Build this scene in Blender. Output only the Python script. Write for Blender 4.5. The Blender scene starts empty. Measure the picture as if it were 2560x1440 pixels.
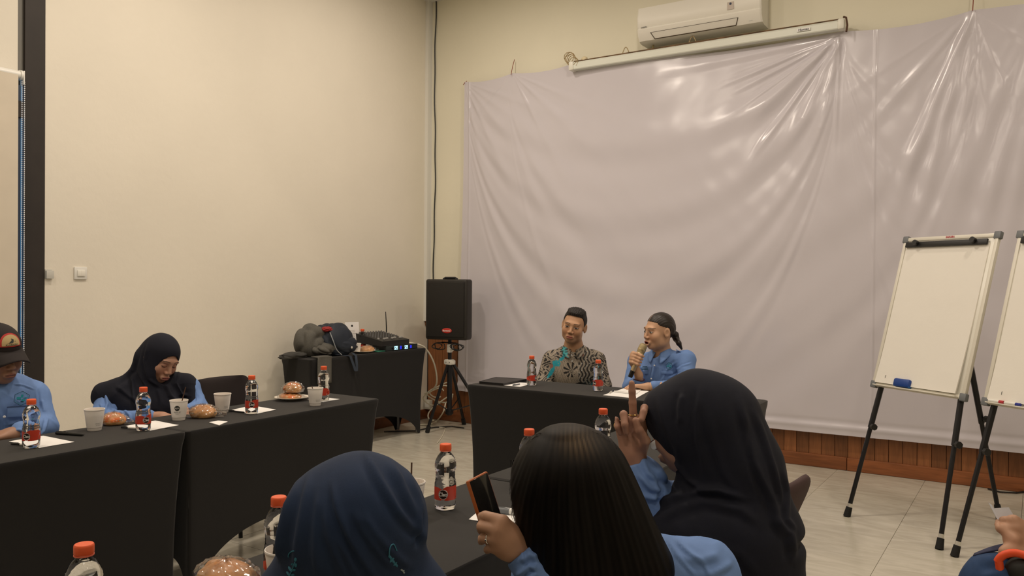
import bpy, bmesh, math, random
import numpy as np
from mathutils import Vector, Matrix
random.seed(4)
RNG = np.random.default_rng(7)
SC = bpy.context.scene
COL = SC.collection
PI = math.pi

# ------------------------------------------------------------------ camera
FPX = 2033.13
CAM = np.array([0.0, 0.0, 1.42267])
CF = np.array([-0.54274393, 0.83986196, -0.00780498])
CR = np.array([0.8398306, 0.54279472, 0.00764565])
CU = np.array([-0.01065779, 0.00240524, 0.99994031])
cd = bpy.data.cameras.new('camera')
cam = bpy.data.objects.new('camera', cd)
COL.objects.link(cam)
m = Matrix.Identity(4)
for i in range(3):
    m[i][0] = CR[i]; m[i][1] = CU[i]; m[i][2] = -CF[i]; m[i][3] = CAM[i]
cam.matrix_world = m
cd.sensor_width = 36
cd.lens = FPX / 2560 * 36
cd.clip_start = 0.05
SC.camera = cam

# ------------------------------------------------------------------ world, lamps, exposure
w = bpy.data.worlds.new('room_world'); SC.world = w; w.use_nodes = True
w.node_tree.nodes['Background'].inputs[0].default_value = (1.0, 0.86, 0.70, 1)
w.node_tree.nodes['Background'].inputs[1].default_value = 0.10
SC.view_settings.view_transform = 'Standard'
SC.view_settings.look = 'None'
SC.view_settings.gamma = 1
SC.view_settings.use_curve_mapping = False
SC.view_settings.exposure = -0.85
SC.cycles.max_bounces = 8
SC.cycles.diffuse_bounces = 4
SC.cycles.glossy_bounces = 3
SC.cycles.transmission_bounces = 7
SC.cycles.transparent_max_bounces = 8
SC.cycles.caustics_reflective = False
SC.cycles.caustics_refractive = False
SC.cycles.sample_clamp_indirect = 4
CEIL = 4.3
XL, YB = -5.315, 6.62          # left wall, back wall
WARM = (1.0, 0.865, 0.725)
def lamp(x, y, power, size=0.22, z=CEIL - 0.03, color=WARM, spread=PI):
    l = bpy.data.lights.new('ceiling_lamp', 'AREA'); l.shape = 'DISK'; l.size = size
    l.energy = power; l.color = color; l.spread = spread
    o = bpy.data.objects.new('ceiling_lamp', l); COL.objects.link(o); o.location = (x, y, z)
    return o
for lx, ly, lp in [(-4.0, 5.1, 34), (-3.7, 3.2, 66), (-3.7, 1.0, 46), (-2.0, 4.5, 54), (0.4, 4.5, 41),
                   (-2.0, 2.4, 30), (0.5, 2.4, 34), (-2.2, 0.0, 30), (0.2, -0.2, 30), (2.8, 4.0, 40), (2.8, 0.8, 36),
                   (-3.8, -1.2, 24)]:
    lamp(lx, ly, lp)

# ------------------------------------------------------------------ ray helpers (a pixel at a known depth gives a point)
def ray(px, py):
    return CF + CR * (px - 1280) / FPX - CU * (py - 720) / FPX
def hz(px, py, z):
    d = ray(px, py); return CAM + d * ((z - CAM[2]) / d[2])
def hy(px, py, y):
    d = ray(px, py); return CAM + d * (y / d[1])
def hx(px, py, x):
    d = ray(px, py); return CAM + d * (x / d[0])
def lin(c):
    return tuple(((v / 255) / 12.92 if v / 255 <= 0.04045 else ((v / 255 + 0.055) / 1.055) ** 2.4) for v in c)

# ------------------------------------------------------------------ materials
MATS = {}
def mat(name, color, rough=0.6, metal=0.0, spec=0.5, noise=None, bump=None, alpha=None, trans=0.0, ior=1.45, emit=None, coat=0.0, vcol=None, sheen=0.0):
    """color: linear rgb; noise=(scale, amount) mottles the colour, bump=(scale, strength, distance)"""
    if name in MATS: return MATS[name]
    M = bpy.data.materials.new(name); M.use_nodes = True
    nt = M.node_tree; b = nt.nodes['Principled BSDF']
    b.inputs['Base Color'].default_value = (*color, 1)
    b.inputs['Roughness'].default_value = rough
    b.inputs['Metallic'].default_value = metal
    b.inputs['Specular IOR Level'].default_value = spec
    b.inputs['Transmission Weight'].default_value = trans
    b.inputs['IOR'].default_value = ior
    b.inputs['Coat Weight'].default_value = coat
    b.inputs['Sheen Weight'].default_value = sheen
    if alpha is not None: b.inputs['Alpha'].default_value = alpha
    if emit: b.inputs['Emission Color'].default_value = (*emit[0], 1); b.inputs['Emission Strength'].default_value = emit[1]
    tc = nt.nodes.new('ShaderNodeTexCoord')
    src = None
    if vcol:
        a = nt.nodes.new('ShaderNodeVertexColor'); a.layer_name = vcol; src = a.outputs['Color']
    if noise:
        n = nt.nodes.new('ShaderNodeTexNoise'); n.inputs['Scale'].default_value = noise[0]; n.inputs['Detail'].default_value = 5
        nt.links.new(tc.outputs['Object'], n.inputs['Vector'])
        mr = nt.nodes.new('ShaderNodeMapRange'); mr.inputs['From Min'].default_value = 0.3; mr.inputs['From Max'].default_value = 0.7
        mr.inputs['To Min'].default_value = 1 - noise[1]; mr.inputs['To Max'].default_value = 1 + noise[1]
        nt.links.new(n.outputs['Fac'], mr.inputs['Value'])
        mx = nt.nodes.new('ShaderNodeVectorMath'); mx.operation = 'SCALE'
        if src: nt.links.new(src, mx.inputs[0])
        else: mx.inputs[0].default_value = color
        nt.links.new(mr.outputs[0], mx.inputs['Scale']); src = mx.outputs[0]
    if src: nt.links.new(src, b.inputs['Base Color'])
    if bump:
        n = nt.nodes.new('ShaderNodeTexNoise'); n.inputs['Scale'].default_value = bump[0]; n.inputs['Detail'].default_value = 6
        nt.links.new(tc.outputs['Object'], n.inputs['Vector'])
        bp = nt.nodes.new('ShaderNodeBump'); bp.inputs['Strength'].default_value = bump[1]; bp.inputs['Distance'].default_value = bump[2]
        nt.links.new(n.outputs['Fac'], bp.inputs['Height']); nt.links.new(bp.outputs[0], b.inputs['Normal'])
    MATS[name] = M
    return M
WALL = mat('cream_plaster', (0.80, 0.752, 0.645), 0.85, noise=(1.2, 0.03), bump=(22, 0.28, 0.006))
WALLB = mat('cream_plaster_back', (0.81, 0.775, 0.63), 0.85, noise=(1.0, 0.03), bump=(22, 0.2, 0.005))
CEILM = mat('ceiling_paint', (0.80, 0.79, 0.75), 0.9)
BLACKC = mat('black_stretch_cloth', lin((26, 25, 25)), 0.85, spec=0.25, noise=(700, 0.14), sheen=0.15, bump=(900, 0.15, 0.0006))
BLACKP = mat('black_plastic', (0.012, 0.012, 0.012), 0.42)
BLACKM = mat('black_painted_metal', (0.012, 0.012, 0.014), 0.38, metal=0.2)
RUBBER = mat('black_rubber', (0.01, 0.01, 0.01), 0.8)
GREYP = mat('grey_plastic', (0.16, 0.17, 0.18), 0.5)
WHITEP = mat('white_plastic', (0.78, 0.77, 0.72), 0.35)
PAPER = mat('white_paper', (0.86, 0.85, 0.83), 0.75)
ALU = mat('aluminium', (0.72, 0.70, 0.64), 0.35, metal=0.6)
DARKWOOD = mat('dark_brown_post', lin((44, 38, 34)), 0.6, noise=(9, 0.12))
GOLD = mat('gold', (0.85, 0.55, 0.18), 0.2, metal=1)

def wood(name, base, seed):
    M = bpy.data.materials.new(name); M.use_nodes = True; nt = M.node_tree; b = nt.nodes['Principled BSDF']
    tc = nt.nodes.new('ShaderNodeTexCoord'); mp = nt.nodes.new('ShaderNodeMapping'); mp.inputs['Scale'].default_value = (18, 18, 1.6) if seed < 90 else (1.6, 18, 18)
    mp.inputs['Location'].default_value = (seed * 3.7, seed, 0)
    oi = nt.nodes.new('ShaderNodeObjectInfo')
    n = nt.nodes.new('ShaderNodeTexNoise'); n.inputs['Scale'].default_value = 3.0; n.inputs['Detail'].default_value = 6; n.inputs['Distortion'].default_value = 0.8
    nt.links.new(tc.outputs['Object'], mp.inputs['Vector'])
    ad = nt.nodes.new('ShaderNodeVectorMath'); ad.operation = 'ADD'
    nt.links.new(mp.outputs[0], ad.inputs[0]); nt.links.new(oi.outputs['Random'], ad.inputs[1]); 
    sc = nt.nodes.new('ShaderNodeVectorMath'); sc.operation = 'SCALE'; sc.inputs['Scale'].default_value = 40
    cx = nt.nodes.new('ShaderNodeCombineXYZ'); nt.links.new(oi.outputs['Random'], cx.inputs[0]); nt.links.new(cx.outputs[0], sc.inputs[0]); nt.links.new(sc.outputs[0], ad.inputs[1])
    nt.links.new(ad.outputs[0], n.inputs['Vector'])
    cr = nt.nodes.new('ShaderNodeValToRGB'); cr.color_ramp.elements[0].position = 0.3; cr.color_ramp.elements[1].position = 0.75
    cr.color_ramp.elements[0].color = (*[c * 0.74 for c in base], 1); cr.color_ramp.elements[1].color = (*[min(1, c * 1.2) for c in base], 1)
    nt.links.new(n.outputs['Fac'], cr.inputs[0])
    mr = nt.nodes.new('ShaderNodeMapRange'); mr.inputs['To Min'].default_value = 0.65; mr.inputs['To Max'].default_value = 1.15
    nt.links.new(oi.outputs['Random'], mr.inputs[0])
    v = nt.nodes.new('ShaderNodeVectorMath'); v.operation = 'SCALE'; nt.links.new(cr.outputs[0], v.inputs[0]); nt.links.new(mr.outputs[0], v.inputs['Scale'])
    nt.links.new(v.outputs[0], b.inputs['Base Color']); b.inputs['Roughness'].default_value = 0.38
    return M
PLANK = wood('reddish_wood_plank', (0.285, 0.108, 0.038), 3)
SKIRT = wood('reddish_wood_rail', (0.26, 0.088, 0.030), 95)

# ------------------------------------------------------------------ mesh helpers
def tag(o, label=None, cat=None, group=None, kind=None):
    if label: o['label'] = label
    if cat: o['category'] = cat
    if group: o['group'] = group
    if kind: o['kind'] = kind
    return o
def empty(name, loc, label=None, cat=None, group=None, rz=0.0):
    o = bpy.data.objects.new(name, None); COL.objects.link(o); o.location = Vector(loc); o.rotation_euler = (0, 0, rz)
    o.empty_display_size = 0.05
    return tag(o, label, cat, group)
def copy_tree(o, parent=None):
    c = o.copy(); COL.objects.link(c)
    if parent is not None: c.parent = parent
    for ch in [x for x in COL.objects if x.parent == o]: copy_tree(ch, c)
    return c
class MB:
    def __init__(s): s.v = []; s.f = []; s.m = []
    def add(s, vs, fs, mi=0):
        k = len(s.v); s.v += [tuple(map(float, p)) for p in vs]; s.f += [tuple(i + k for i in f) for f in fs]; s.m += [mi] * len(fs); return s
    def box(s, c, d, bev=0.0, R=None, mi=0):
        hx_, hy_, hz_ = d[0] / 2, d[1] / 2, d[2] / 2
        if bev <= 0:
            vs = [(x * hx_, y * hy_, z * hz_) for x in (-1, 1) for y in (-1, 1) for z in (-1, 1)]
            fs = [(0, 1, 3, 2), (4, 6, 7, 5), (0, 4, 5, 1), (2, 3, 7, 6), (0, 2, 6, 4), (1, 5, 7, 3)]
        else:
            bm = bmesh.new(); bmesh.ops.create_cube(bm, size=1)
            for v in bm.verts: v.co = Vector((v.co.x * d[0], v.co.y * d[1], v.co.z * d[2]))
            bmesh.ops.bevel(bm, geom=list(bm.edges), offset=bev, segments=2, profile=0.5, affect='EDGES')
            bm.verts.index_update()
            vs = [tuple(v.co) for v in bm.verts]; fs = [tuple(v.index for v in f.verts) for f in bm.faces]; bm.free()
        if R is not None: vs = [tuple(R @ Vector(p)) for p in vs]
        return s.add([(p[0] + c[0], p[1] + c[1], p[2] + c[2]) for p in vs], fs, mi)
    def tube(s, pts, r, n=10, caps=True, mi=0):
        pts = [Vector(p) for p in pts]; rs = r if isinstance(r, (list, tuple)) else [r] * len(pts)
        t0 = (pts[1] - pts[0]).normalized(); u = t0.orthogonal().normalized(); vs = []; N = len(pts)
        for i, p in enumerate(pts):
            t = (pts[min(i + 1, N - 1)] - pts[max(i - 1, 0)]).normalized()
            u = (u - t * u.dot(t)).normalized(); w_ = t.cross(u)
            for k in range(n):
                a = 2 * PI * k / n; vs.append(p + (u * math.cos(a) + w_ * math.sin(a)) * rs[i])
        fs = [(i * n + k, i * n + (k + 1) % n, (i + 1) * n + (k + 1) % n, (i + 1) * n + k) for i in range(N - 1) for k in range(n)]
        if caps: fs += [tuple(range(n))[::-1], tuple((N - 1) * n + k for k in range(n))]
        return s.add(vs, fs, mi)
    def lathe(s, prof, n=32, c=(0, 0, 0), rfun=None, mi=0, close=False):
        vs = []
        for (r, z) in prof:
            for k in range(n):
                a = 2 * PI * k / n; rr = r * (rfun(a, z) if rfun else 1); vs.append((c[0] + rr * math.cos(a), c[1] + rr * math.sin(a), c[2] + z))
        fs = [(i * n + k, i * n + (k + 1) % n, (i + 1) * n + (k + 1) % n, (i + 1) * n + k) for i in range(len(prof) - 1) for k in range(n)]
        if close: fs += [tuple(range(n))[::-1], tuple((len(prof) - 1) * n + k for k in range(n))]
        return s.add(vs, fs, mi)
    def ell(s, c, r, n=16, m_=10, R=None, mi=0):
        vs = []
        for i in range(m_ + 1):
            th = PI * i / m_
            for k in range(n):
                a = 2 * PI * k / n; p = Vector((r[0] * math.sin(th) * math.cos(a), r[1] * math.sin(th) * math.sin(a), r[2] * math.cos(th)))
                if R is not None: p = R @ p
                vs.append((p[0] + c[0], p[1] + c[1], p[2] + c[2]))
        fs = [(i * n + k, (i + 1) * n + k, (i + 1) * n + (k + 1) % n, i * n + (k + 1) % n) for i in range(m_) for k in range(n)]
        return s.add(vs, fs, mi)
    def grid(s, P, mi=0, wrap=False):
        """P: array [rows][cols][3]"""
        P = np.asarray(P, float); R_, C_ = P.shape[:2]
        fs = [(i * C_ + j, i * C_ + (j + 1) % C_, (i + 1) * C_ + (j + 1) % C_, (i + 1) * C_ + j) for i in range(R_ - 1) for j in range(C_ if wrap else C_ - 1)]
        return s.add(P.reshape(-1, 3), fs, mi)
    def build(s, name, mats, parent=None, smooth=35, loc=None, rz=None, kind=None):
        me = bpy.data.meshes.new(name); me.from_pydata(s.v, [], s.f); me.validate(clean_customdata=False)
        for M in (mats if isinstance(mats, (list, tuple)) else [mats]): me.materials.append(M)
        if any(s.m) and len(me.polygons) == len(s.m): me.polygons.foreach_set('material_index', s.m)
        if smooth:
            me.shade_smooth()
            if smooth < 180: me.set_sharp_from_angle(angle=math.radians(smooth))
        o = bpy.data.objects.new(name, me); COL.objects.link(o)
        if parent is not None: o.parent = parent
        if loc is not None: o.location = Vector(loc)
        if rz is not None: o.rotation_euler = (0, 0, rz)
        if kind: o['kind'] = kind
        return o
def place(mesh_obj, name, parent, loc, rot=(0, 0, 0), label=None):
    o = bpy.data.objects.new(name, mesh_obj.data); COL.objects.link(o); o.parent = parent; o.location = Vector(loc); o.rotation_euler = rot
    if label: o['label'] = label
    return o
def smooth_path(pts, k=6):
    P = [np.array(p, float) for p in pts]; P = [2 * P[0] - P[1]] + P + [2 * P[-1] - P[-2]]; out = []
    for i in range(1, len(P) - 2):
        for j in range(k):
            t = j / k; a_, b_, c_, d_ = P[i - 1:i + 3]
            out.append(tuple(.5 * (2 * b_ + (c_ - a_) * t + (2 * a_ - 5 * b_ + 4 * c_ - d_) * t * t + (3 * b_ - a_ - 3 * c_ + d_) * t ** 3)))
    return out + [tuple(P[-2])]
_font_cache = {}
def text_geo(s, size=1.0, bold=0.0):
    """triangulated flat lettering centred on the origin: (verts Nx2, faces)"""
    key = (s, size, bold)
    if key in _font_cache: return _font_cache[key]
    cu = bpy.data.curves.new('t', 'FONT'); cu.body = s; cu.size = size; cu.align_x = 'CENTER'; cu.align_y = 'CENTER'; cu.offset = bold; cu.resolution_u = 3
    o = bpy.data.objects.new('t', cu); COL.objects.link(o)
    dg = bpy.context.evaluated_depsgraph_get(); me = bpy.data.meshes.new_from_object(o.evaluated_get(dg))
    v = np.array([p.co[:2] for p in me.vertices]); f = [tuple(p.vertices) for p in me.polygons]
    bpy.data.objects.remove(o); bpy.data.curves.remove(cu); bpy.data.meshes.remove(me)
    _font_cache[key] = (v, f)
    return v, f
def flat_text(mb, s, size, O, U, V, off=0.0, bold=0.0, mi=0):
    v, f = text_geo(s, size, bold); O = np.array(O); U = np.array(U); V = np.array(V); N = np.cross(U, V)
    mb.add([O + U * p[0] + V * p[1] + N * off for p in v], f, mi)

# ================================================================== THE ROOM
def slab(name, c, d, M):
    o = MB().box((0, 0, 0), d).build(name, M, smooth=0, loc=c); o['kind'] = 'structure'; return o
XR, YF = 4.6, -3.2
floor = slab('floor', ((XL + XR) / 2, (YB + YF) / 2, -0.055), (XR - XL + .4, YB - YF + .4, 0.09), mat('grout', lin((150, 142, 124)), 0.9))
slab('ceiling', ((XL + XR) / 2, (YB + YF) / 2, CEIL + 0.05), (XR - XL + .4, YB - YF + .4, 0.1), CEILM)
wb = slab('wall_back', ((XL + XR) / 2, YB + 0.05, CEIL / 2), (XR - XL + .4, 0.1, CEIL), WALLB)
slab('wall_right', (XR + 0.05, (YB + YF) / 2, CEIL / 2), (0.1, YB - YF, CEIL), WALL)
slab('wall_front', ((XL + XR) / 2, YF - 0.05, CEIL / 2), (XR - XL, 0.1, CEIL), WALL)
YP0, YP1 = 2.612, 2.735          # dark post on the left wall
wl = slab('wall_left', (XL - 0.05, (YB + YP1) / 2, CEIL / 2), (0.1, YB - YP1, CEIL), WALL)
# window bay to the near side of the dark post: frame, dusky glass, plaster behind the camera
post = slab('trim_1', (XL - 0.035, (YP0 + YP1) / 2, CEIL / 2), (0.075, YP1 - YP0, CEIL), DARKWOOD)
wn = slab('wall_left_near', (XL - 0.05, (YF + 0.9) / 2, CEIL / 2), (0.1, 0.9 - YF, CEIL), WALL)
slab('wall_left_lintel', (XL - 0.06, (2.575 + 0.9) / 2, (CEIL + 2.66) / 2), (0.1, 2.575 - 0.9, CEIL - 2.66), WALL)
slab('wall_left_reveal', (XL - 0.045, 2.594, (CEIL + 2.66) / 2), (0.05, 0.036, CEIL - 2.66), mat('grey_reveal', lin((120, 118, 112)), 0.7))
win = empty('window_1', (XL, 1.75, 0)); win['kind'] = 'structure'
GLASS_D = mat('dusk_glass', (0.02, 0.07, 0.13), 0.06, spec=0.8, emit=((0.035, 0.13, 0.25), 1.9))
mb = MB().box((-0.02, 0.005, 1.32), (0.010, 1.712, 2.6)); mb.build('window_pane', GLASS_D, win, smooth=0)
mb = MB().box((-0.012, 0.858, 1.32), (0.012, 0.004, 2.6)).box((-0.012, 0.835, 1.32), (0.006, 0.016, 2.6)); mb.build('window_frame', mat('blue_grey_frame', (0.03, 0.05, 0.09), 0.4), win, smooth=0)
MB().box((-0.012, 0.825, 2.47), (0.03, 0.06, 0.10)).build('window_latch', DARKWOOD, win, smooth=0)

# floor tiles: 60 cm, real joints
def tile_material():
    M = bpy.data.materials.new('marbled_floor_tile'); M.use_nodes = True; nt = M.node_tree; b = nt.nodes['Principled BSDF']
    tc = nt.nodes.new('ShaderNodeTexCoord'); oi = nt.nodes.new('ShaderNodeObjectInfo')
    cx = nt.nodes.new('ShaderNodeCombineXYZ'); nt.links.new(oi.outputs['Random'], cx.inputs[0]); nt.links.new(oi.outputs['Random'], cx.inputs[1])
    sc = nt.nodes.new('ShaderNodeVectorMath'); sc.operation = 'SCALE'; sc.inputs['Scale'].default_value = 37; nt.links.new(cx.outputs[0], sc.inputs[0])
    ad = nt.nodes.new('ShaderNodeVectorMath'); nt.links.new(tc.outputs['Object'], ad.inputs[0]); nt.links.new(sc.outputs[0], ad.inputs[1])
    mp = nt.nodes.new('ShaderNodeMapping'); mp.inputs['Rotation'].default_value = (0, 0, 0.7); mp.inputs['Scale'].default_value = (2.0, 7.0, 1); nt.links.new(ad.outputs[0], mp.inputs[0])
    n = nt.nodes.new('ShaderNodeTexNoise'); n.inputs['Scale'].default_value = 1.6; n.inputs['Detail'].default_value = 8; n.inputs['Distortion'].default_value = 1.4; nt.links.new(mp.outputs[0], n.inputs[0])
    cr = nt.nodes.new('ShaderNodeValToRGB'); e = cr.color_ramp.elements; e[0].position = 0.36; e[0].color = (*lin((188, 182, 166)), 1); e[1].position = 0.66; e[1].color = (*lin((204, 199, 184)), 1)
    nt.links.new(n.outputs[0], cr.inputs[0]); nt.links.new(cr.outputs[0], b.inputs['Base Color'])
    b.inputs['Roughness'].default_value = 0.22; b.inputs['Specular IOR Level'].default_value = 0.45
    return M
TILE = tile_material()
tb = MB().box((0, 0, 0), (0.6018, 0.6018, 0.01), 0.0012)
proto_tile = None
TS = 0.6035
for i in range(-7, 6):
    for j in range(-7, 4):
        x = -1.275 + (i + 0.5) * TS; y = 5.29 + (j + 0.5) * TS - TS
        if x < XL - 0.3 or x > 2.2 or y > YB + .3 or y < -0.3: continue
        if proto_tile is None:
            proto_tile = tb.build('tile', TILE, floor, smooth=0); o = proto_tile
        else:
            o = bpy.data.objects.new('tile', proto_tile.data); COL.objects.link(o); o.parent = floor
        o.location = Vector((x, y, -0.0052)) - floor.location

# wood dado on the back wall: planks, cap rail, skirting
wc = Vector(wb.location)
pb = MB().box((0, 0, 0), (0.0925, 0.016, 0.90), 0.002)
pp = None
k0 = -1.775
for k in range(-37, 26):
    x = k0 + (k + .5) * 0.0952
    if x < XL + .04 or x > 0.75: continue
    if pp is None: pp = pb.build('plank', PLANK, wb, smooth=0); o = pp
    else: o = bpy.data.objects.new('plank', pp.data); COL.objects.link(o); o.parent = wb
    o.location = Vector((x, YB - 0.009, 0.53)) - wc
MB().box((0, 0, 0), (XR - XL, 0.006, 0.92)).build('dado_backing', mat('dark_wood_joint', (0.02, 0.008, 0.004), 0.8), wb, smooth=0, loc=Vector(((XL + XR) / 2, YB - 0.002, 0.53)) - wc)
o = MB().box((0, 0, 0), (XR - XL, 0.05, 0.045), 0.006).box((0, 0.006, -0.045), (XR - XL, 0.03, 0.05), 0.004).build('trim_2', SKIRT, loc=((XL + XR) / 2, YB - 0.026, 0.985)); o['kind'] = 'structure'
for a, b in ((XL, -3.44), (-3.436, -1.21), (-1.206, 1.0), (1.004, XR)):
    o = MB().box((0, 0, 0), (b - a, 0.026, 0.098), 0.004).build('baseboard_back', SKIRT, loc=((a + b) / 2, YB - 0.018, 0.05)); o['kind'] = 'structure'
o = MB().box((0, 0, 0), (0.022, YB - YP1, 0.1), 0.004).build('baseboard_left', SKIRT, loc=(XL + 0.012, (YB + YP1) / 2, 0.05)); o['kind'] = 'structure'
# cream corner stub of wall visible beside the dado
slab('trim_3', (XL + 0.018, YB - 0.035, (CEIL + 1.01) / 2), (0.036, 0.07, CEIL - 1.01), mat('corner_conduit', (0.80, 0.79, 0.74), 0.6))

# blind in the window bay
bl = empty('roller_blind', (XL + 0.06, 1.75, 0), 'cream roller blind pulled down beside the dark post', 'blind')
MB().tube([(0, -0.85, 2.665), (0, 0.80, 2.665)], 0.026, 18).build('roller_tube', WHITEP, bl)
MB().tube([(0, 0.80, 2.665), (0, 0.812, 2.665)], 0.032, 18).box((0.0, 0.818, 2.65), (0.05, 0.008, 0.085), 0.003).build('end_bracket', WHITEP, bl)
P = [[(0.026 if z > 2.6 else 0.024 + 0.003 * math.sin(y * 9), y, z) for y in np.linspace(-0.84, 0.782, 40)] for z in np.linspace(2.66, 0.75, 30)]
MB().grid(P).build('blind_fabric', mat('blind_cloth', lin((214, 204, 186)), 0.8, noise=(6, .03)), bl)
MB().tube([(0.024, -0.84, 0.75), (0.024, 0.782, 0.75)], 0.011, 10).build('bottom_bar', WHITEP, bl)
bead = MB().ell((0, 0, 0), (0.0042, 0.0042, 0.0052), 8, 6)
beads = MB()
for yy in (0.811, 0.826):
    for z in np.arange(0.8, 2.63, 0.0125): beads.ell((0.01, yy, z), (0.0038, 0.0038, 0.0052), 6, 4)
beads.build('bead_chain', mat('white_bead', (0.8, 0.82, 0.86), 0.3), bl, kind='stuff')

# wall switch and card holder
p = hx(200, 683, XL)
sw = empty('light_switch', (XL, p[1], p[2]), 'white light switch on the cream wall left of the woman in navy', 'switch')
MB().box((0.006, 0, 0), (0.012, 0.085, 0.082), 0.004).build('switch_plate', WHITEP, sw)
MB().box((0.015, 0, 0), (0.008, 0.05, 0.04), 0.002).box((0.0155, 0.0, 0), (0.0085, 0.001, 0.038), 0.0).build('rocker', mat('rocker_white', (0.84, 0.82, 0.74), 0.3), sw)
p = hx(121, 685, XL)
sw = empty('card_holder', (XL, p[1], p[2]), 'small clear plastic holder on the wall touching the dark post', 'holder')
MB().box((0.004, 0, 0), (0.006, 0.046, 0.06), 0.001).box((0.022, 0, -0.004), (0.004, 0.046, 0.05), 0.001).box((0.013, 0.021, -0.004), (0.018, 0.003, 0.05), 0).box((0.013, -0.021, -0.004), (0.018, 0.003, 0.05), 0).build('holder_shell', mat('clear_acrylic', (0.75, 0.74, 0.68), 0.15, alpha=0.6), sw)

# black cable running down the corner
pts = []
for z in np.linspace(CEIL, 1.40, 40): pts.append((XL + 0.085 + 0.008 * math.sin(z * 3.1) + 0.004 * math.sin(z * 11), YB - 0.012, z))
pts += [(XL + 0.12, YB - 0.05, 1.32), (-5.0, 6.4, 1.20), (-4.86, 6.28, 1.12)]
tag(MB().tube(pts, 0.006, 6).build('black_cable', BLACKP), 'thin black cable running down the corner to the speaker', 'cable')

# ================================================================== BANNER SHEET ON THE BACK WALL
bt_l = hy(1165, 205, 6.55); pin = hy(2105, 78, 6.5); bt_r = hy(2431, 20, 6.5)
X0, X1 = -4.815, 0.95
def banner():
    nx, nz = 900, 460
    xs = np.linspace(0, 1, nx)[None, :].repeat(nz, 0); zs = np.linspace(0, 1, nz)[:, None].repeat(nx, 1)
    X = X0 + (X1 - X0) * xs
    # upper edge hangs between pins; lower edge droops a little
    pinsx = [X0, -4.25, -3.57, pin[0], bt_r[0], X1]; pinsz = [bt_l[2] + .005, 3.42, 3.42, pin[2] + 0.015, bt_r[2], bt_r[2] + .03]
    xt = X[0]; ztop = np.interp(xt, pinsx, pinsz)
    for a, b, s in zip(pinsx[:-1], pinsx[1:], (0.03, 0.03, 0.05, 0.035, 0.03)):
        u = np.clip((xt - a) / (b - a), 0, 1); ztop = ztop - np.where((xt >= a) & (xt <= b), 4 * s * u * (1 - u), 0)
    zbot = np.interp(xt, [X0, -1.8, -0.07, X1], [0.33, 0.275, 0.283, 0.30])
    Z = ztop[None, :] + (zbot - ztop)[None, :] * zs
    X = X - 0.05 * zs * np.clip(1 - xs * 8, 0, 1)
    D = np.zeros_like(X)
    # nested U-shaped swags between the upper left corner and the screen-end pin
    def swag(xa, za, xb, zb, freq, amp, sag, lo, hi, ph=0):
        u = np.clip((X - xa) / (xb - xa), 0.001, 0.999); chord = za + (zb - za) * u
        cat = 4 * u * (1 - u)
        t = (chord - Z) / (cat ** 0.62 + 0.05)
        env = np.exp(-((t - (lo + hi) / 2) / ((hi - lo) / 2)) ** 4) * np.clip(cat * 2.4, 0, 1)
        return amp * env * (np.sin(t * freq + ph + 0.8 * np.sin(t * 2.3)) + 0.4 * np.sin(t * freq * 1.73 + 1.3 * u + ph))
    D += swag(X0, bt_l[2], pin[0], pin[2], 11.5, 0.0050, 1, 0.35, 3.0)
    D += swag(X0 + .5, 3.5, bt_r[0] + .1, 3.5, 8.0, 0.0045, 1, 0.7, 3.2, 1.1)
    D += swag(pin[0], pin[2], bt_r[0] + 1.3, 3.5, 12, 0.0028, 1, 0.4, 3.0, 0.5)
    # fan of sharp folds from the pin
    dx = X - pin[0]; dz = Z - pin[2]; r = np.hypot(dx, dz) + 1e-6; a = np.degrees(np.arctan2(dz, dx))
    def ridge(p0, p1, am, w0, w1, bend=0.0):
        A = hy(*p0, 6.53); B = hy(*p1, 6.53); ux, uz = B[0] - A[0], B[2] - A[2]; L = math.hypot(ux, uz); ux /= L; uz /= L
        s = ((X - A[0]) * ux + (Z - A[2]) * uz) / L; e = (X - A[0]) * uz - (Z - A[2]) * ux - bend * np.clip(s, 0, 1) ** 2
        wd = w0 + (w1 - w0) * np.clip(s, 0, 1.3); env = np.clip(s / .12, 0, 1) * np.clip((1.25 - s) / .45, 0, 1) ** 1.5
        return am * env * (np.exp(-(e / wd) ** 2) - .35 * np.exp(-((e - 1.6 * wd) / wd) ** 2) - .35 * np.exp(-((e + 1.6 * wd) / wd) ** 2))
    P = (2100, 90)
    for q, am, w0, w1 in [((1840, 197), .007, .010, .020), ((1867, 212), .007, .010, .020), ((1857, 262), .009, .010, .022), ((1872, 298), .020, .012, .075), ((1898, 368), .010, .010, .026), ((1985, 345), .022, .012, .080),
                          ((2040, 375), .020, .012, .070), ((2087, 330), .007, .010, .014), ((1700, 170), .006, .012, .05), ((1780, 330), .008, .02, .09), ((1830, 480), .008, .02, .10), ((1960, 560), .008, .02, .10), ((2075, 560), .006, .02, .09)]:
        D += ridge(P, q, am, w0, w1)
    Q = (2431, 20)
    for q, am, w0, w1 in [((2225, 540), .014, .02, .06), ((2290, 560), .010, .02, .05), ((2395, 500), .006, .02, .06), ((2160, 330), .006, .015, .05)]: D += ridge(Q, q, am, w0, w1)
    Q = (2640, -60)
    for q, am, w0, w1 in [((2445, 600), .016, .03, .07), ((2510, 620), .014, .03, .06), ((2350, 560), .008, .03, .09)]: D += ridge(Q, q, am, w0, w1)
    # fan from the next pin on the right, and from the left corner
    dx = X - bt_r[0]; dz = Z - bt_r[2]; r2 = np.hypot(dx, dz) + 1e-6; a2 = np.degrees(np.arctan2(dz, dx))
    for ang, wdt, am in [(-150, 3, .003), (-84, 3, .004), (-70, 3, .004), (-40, 4, .004)]:
        D += am * np.exp(-((a2 - ang) / (wdt * (0.7 + .3 * r2))) ** 2) * np.clip(r2 / .5, 0, 1) * np.exp(-(r2 / 2.2) ** 4)
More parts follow.
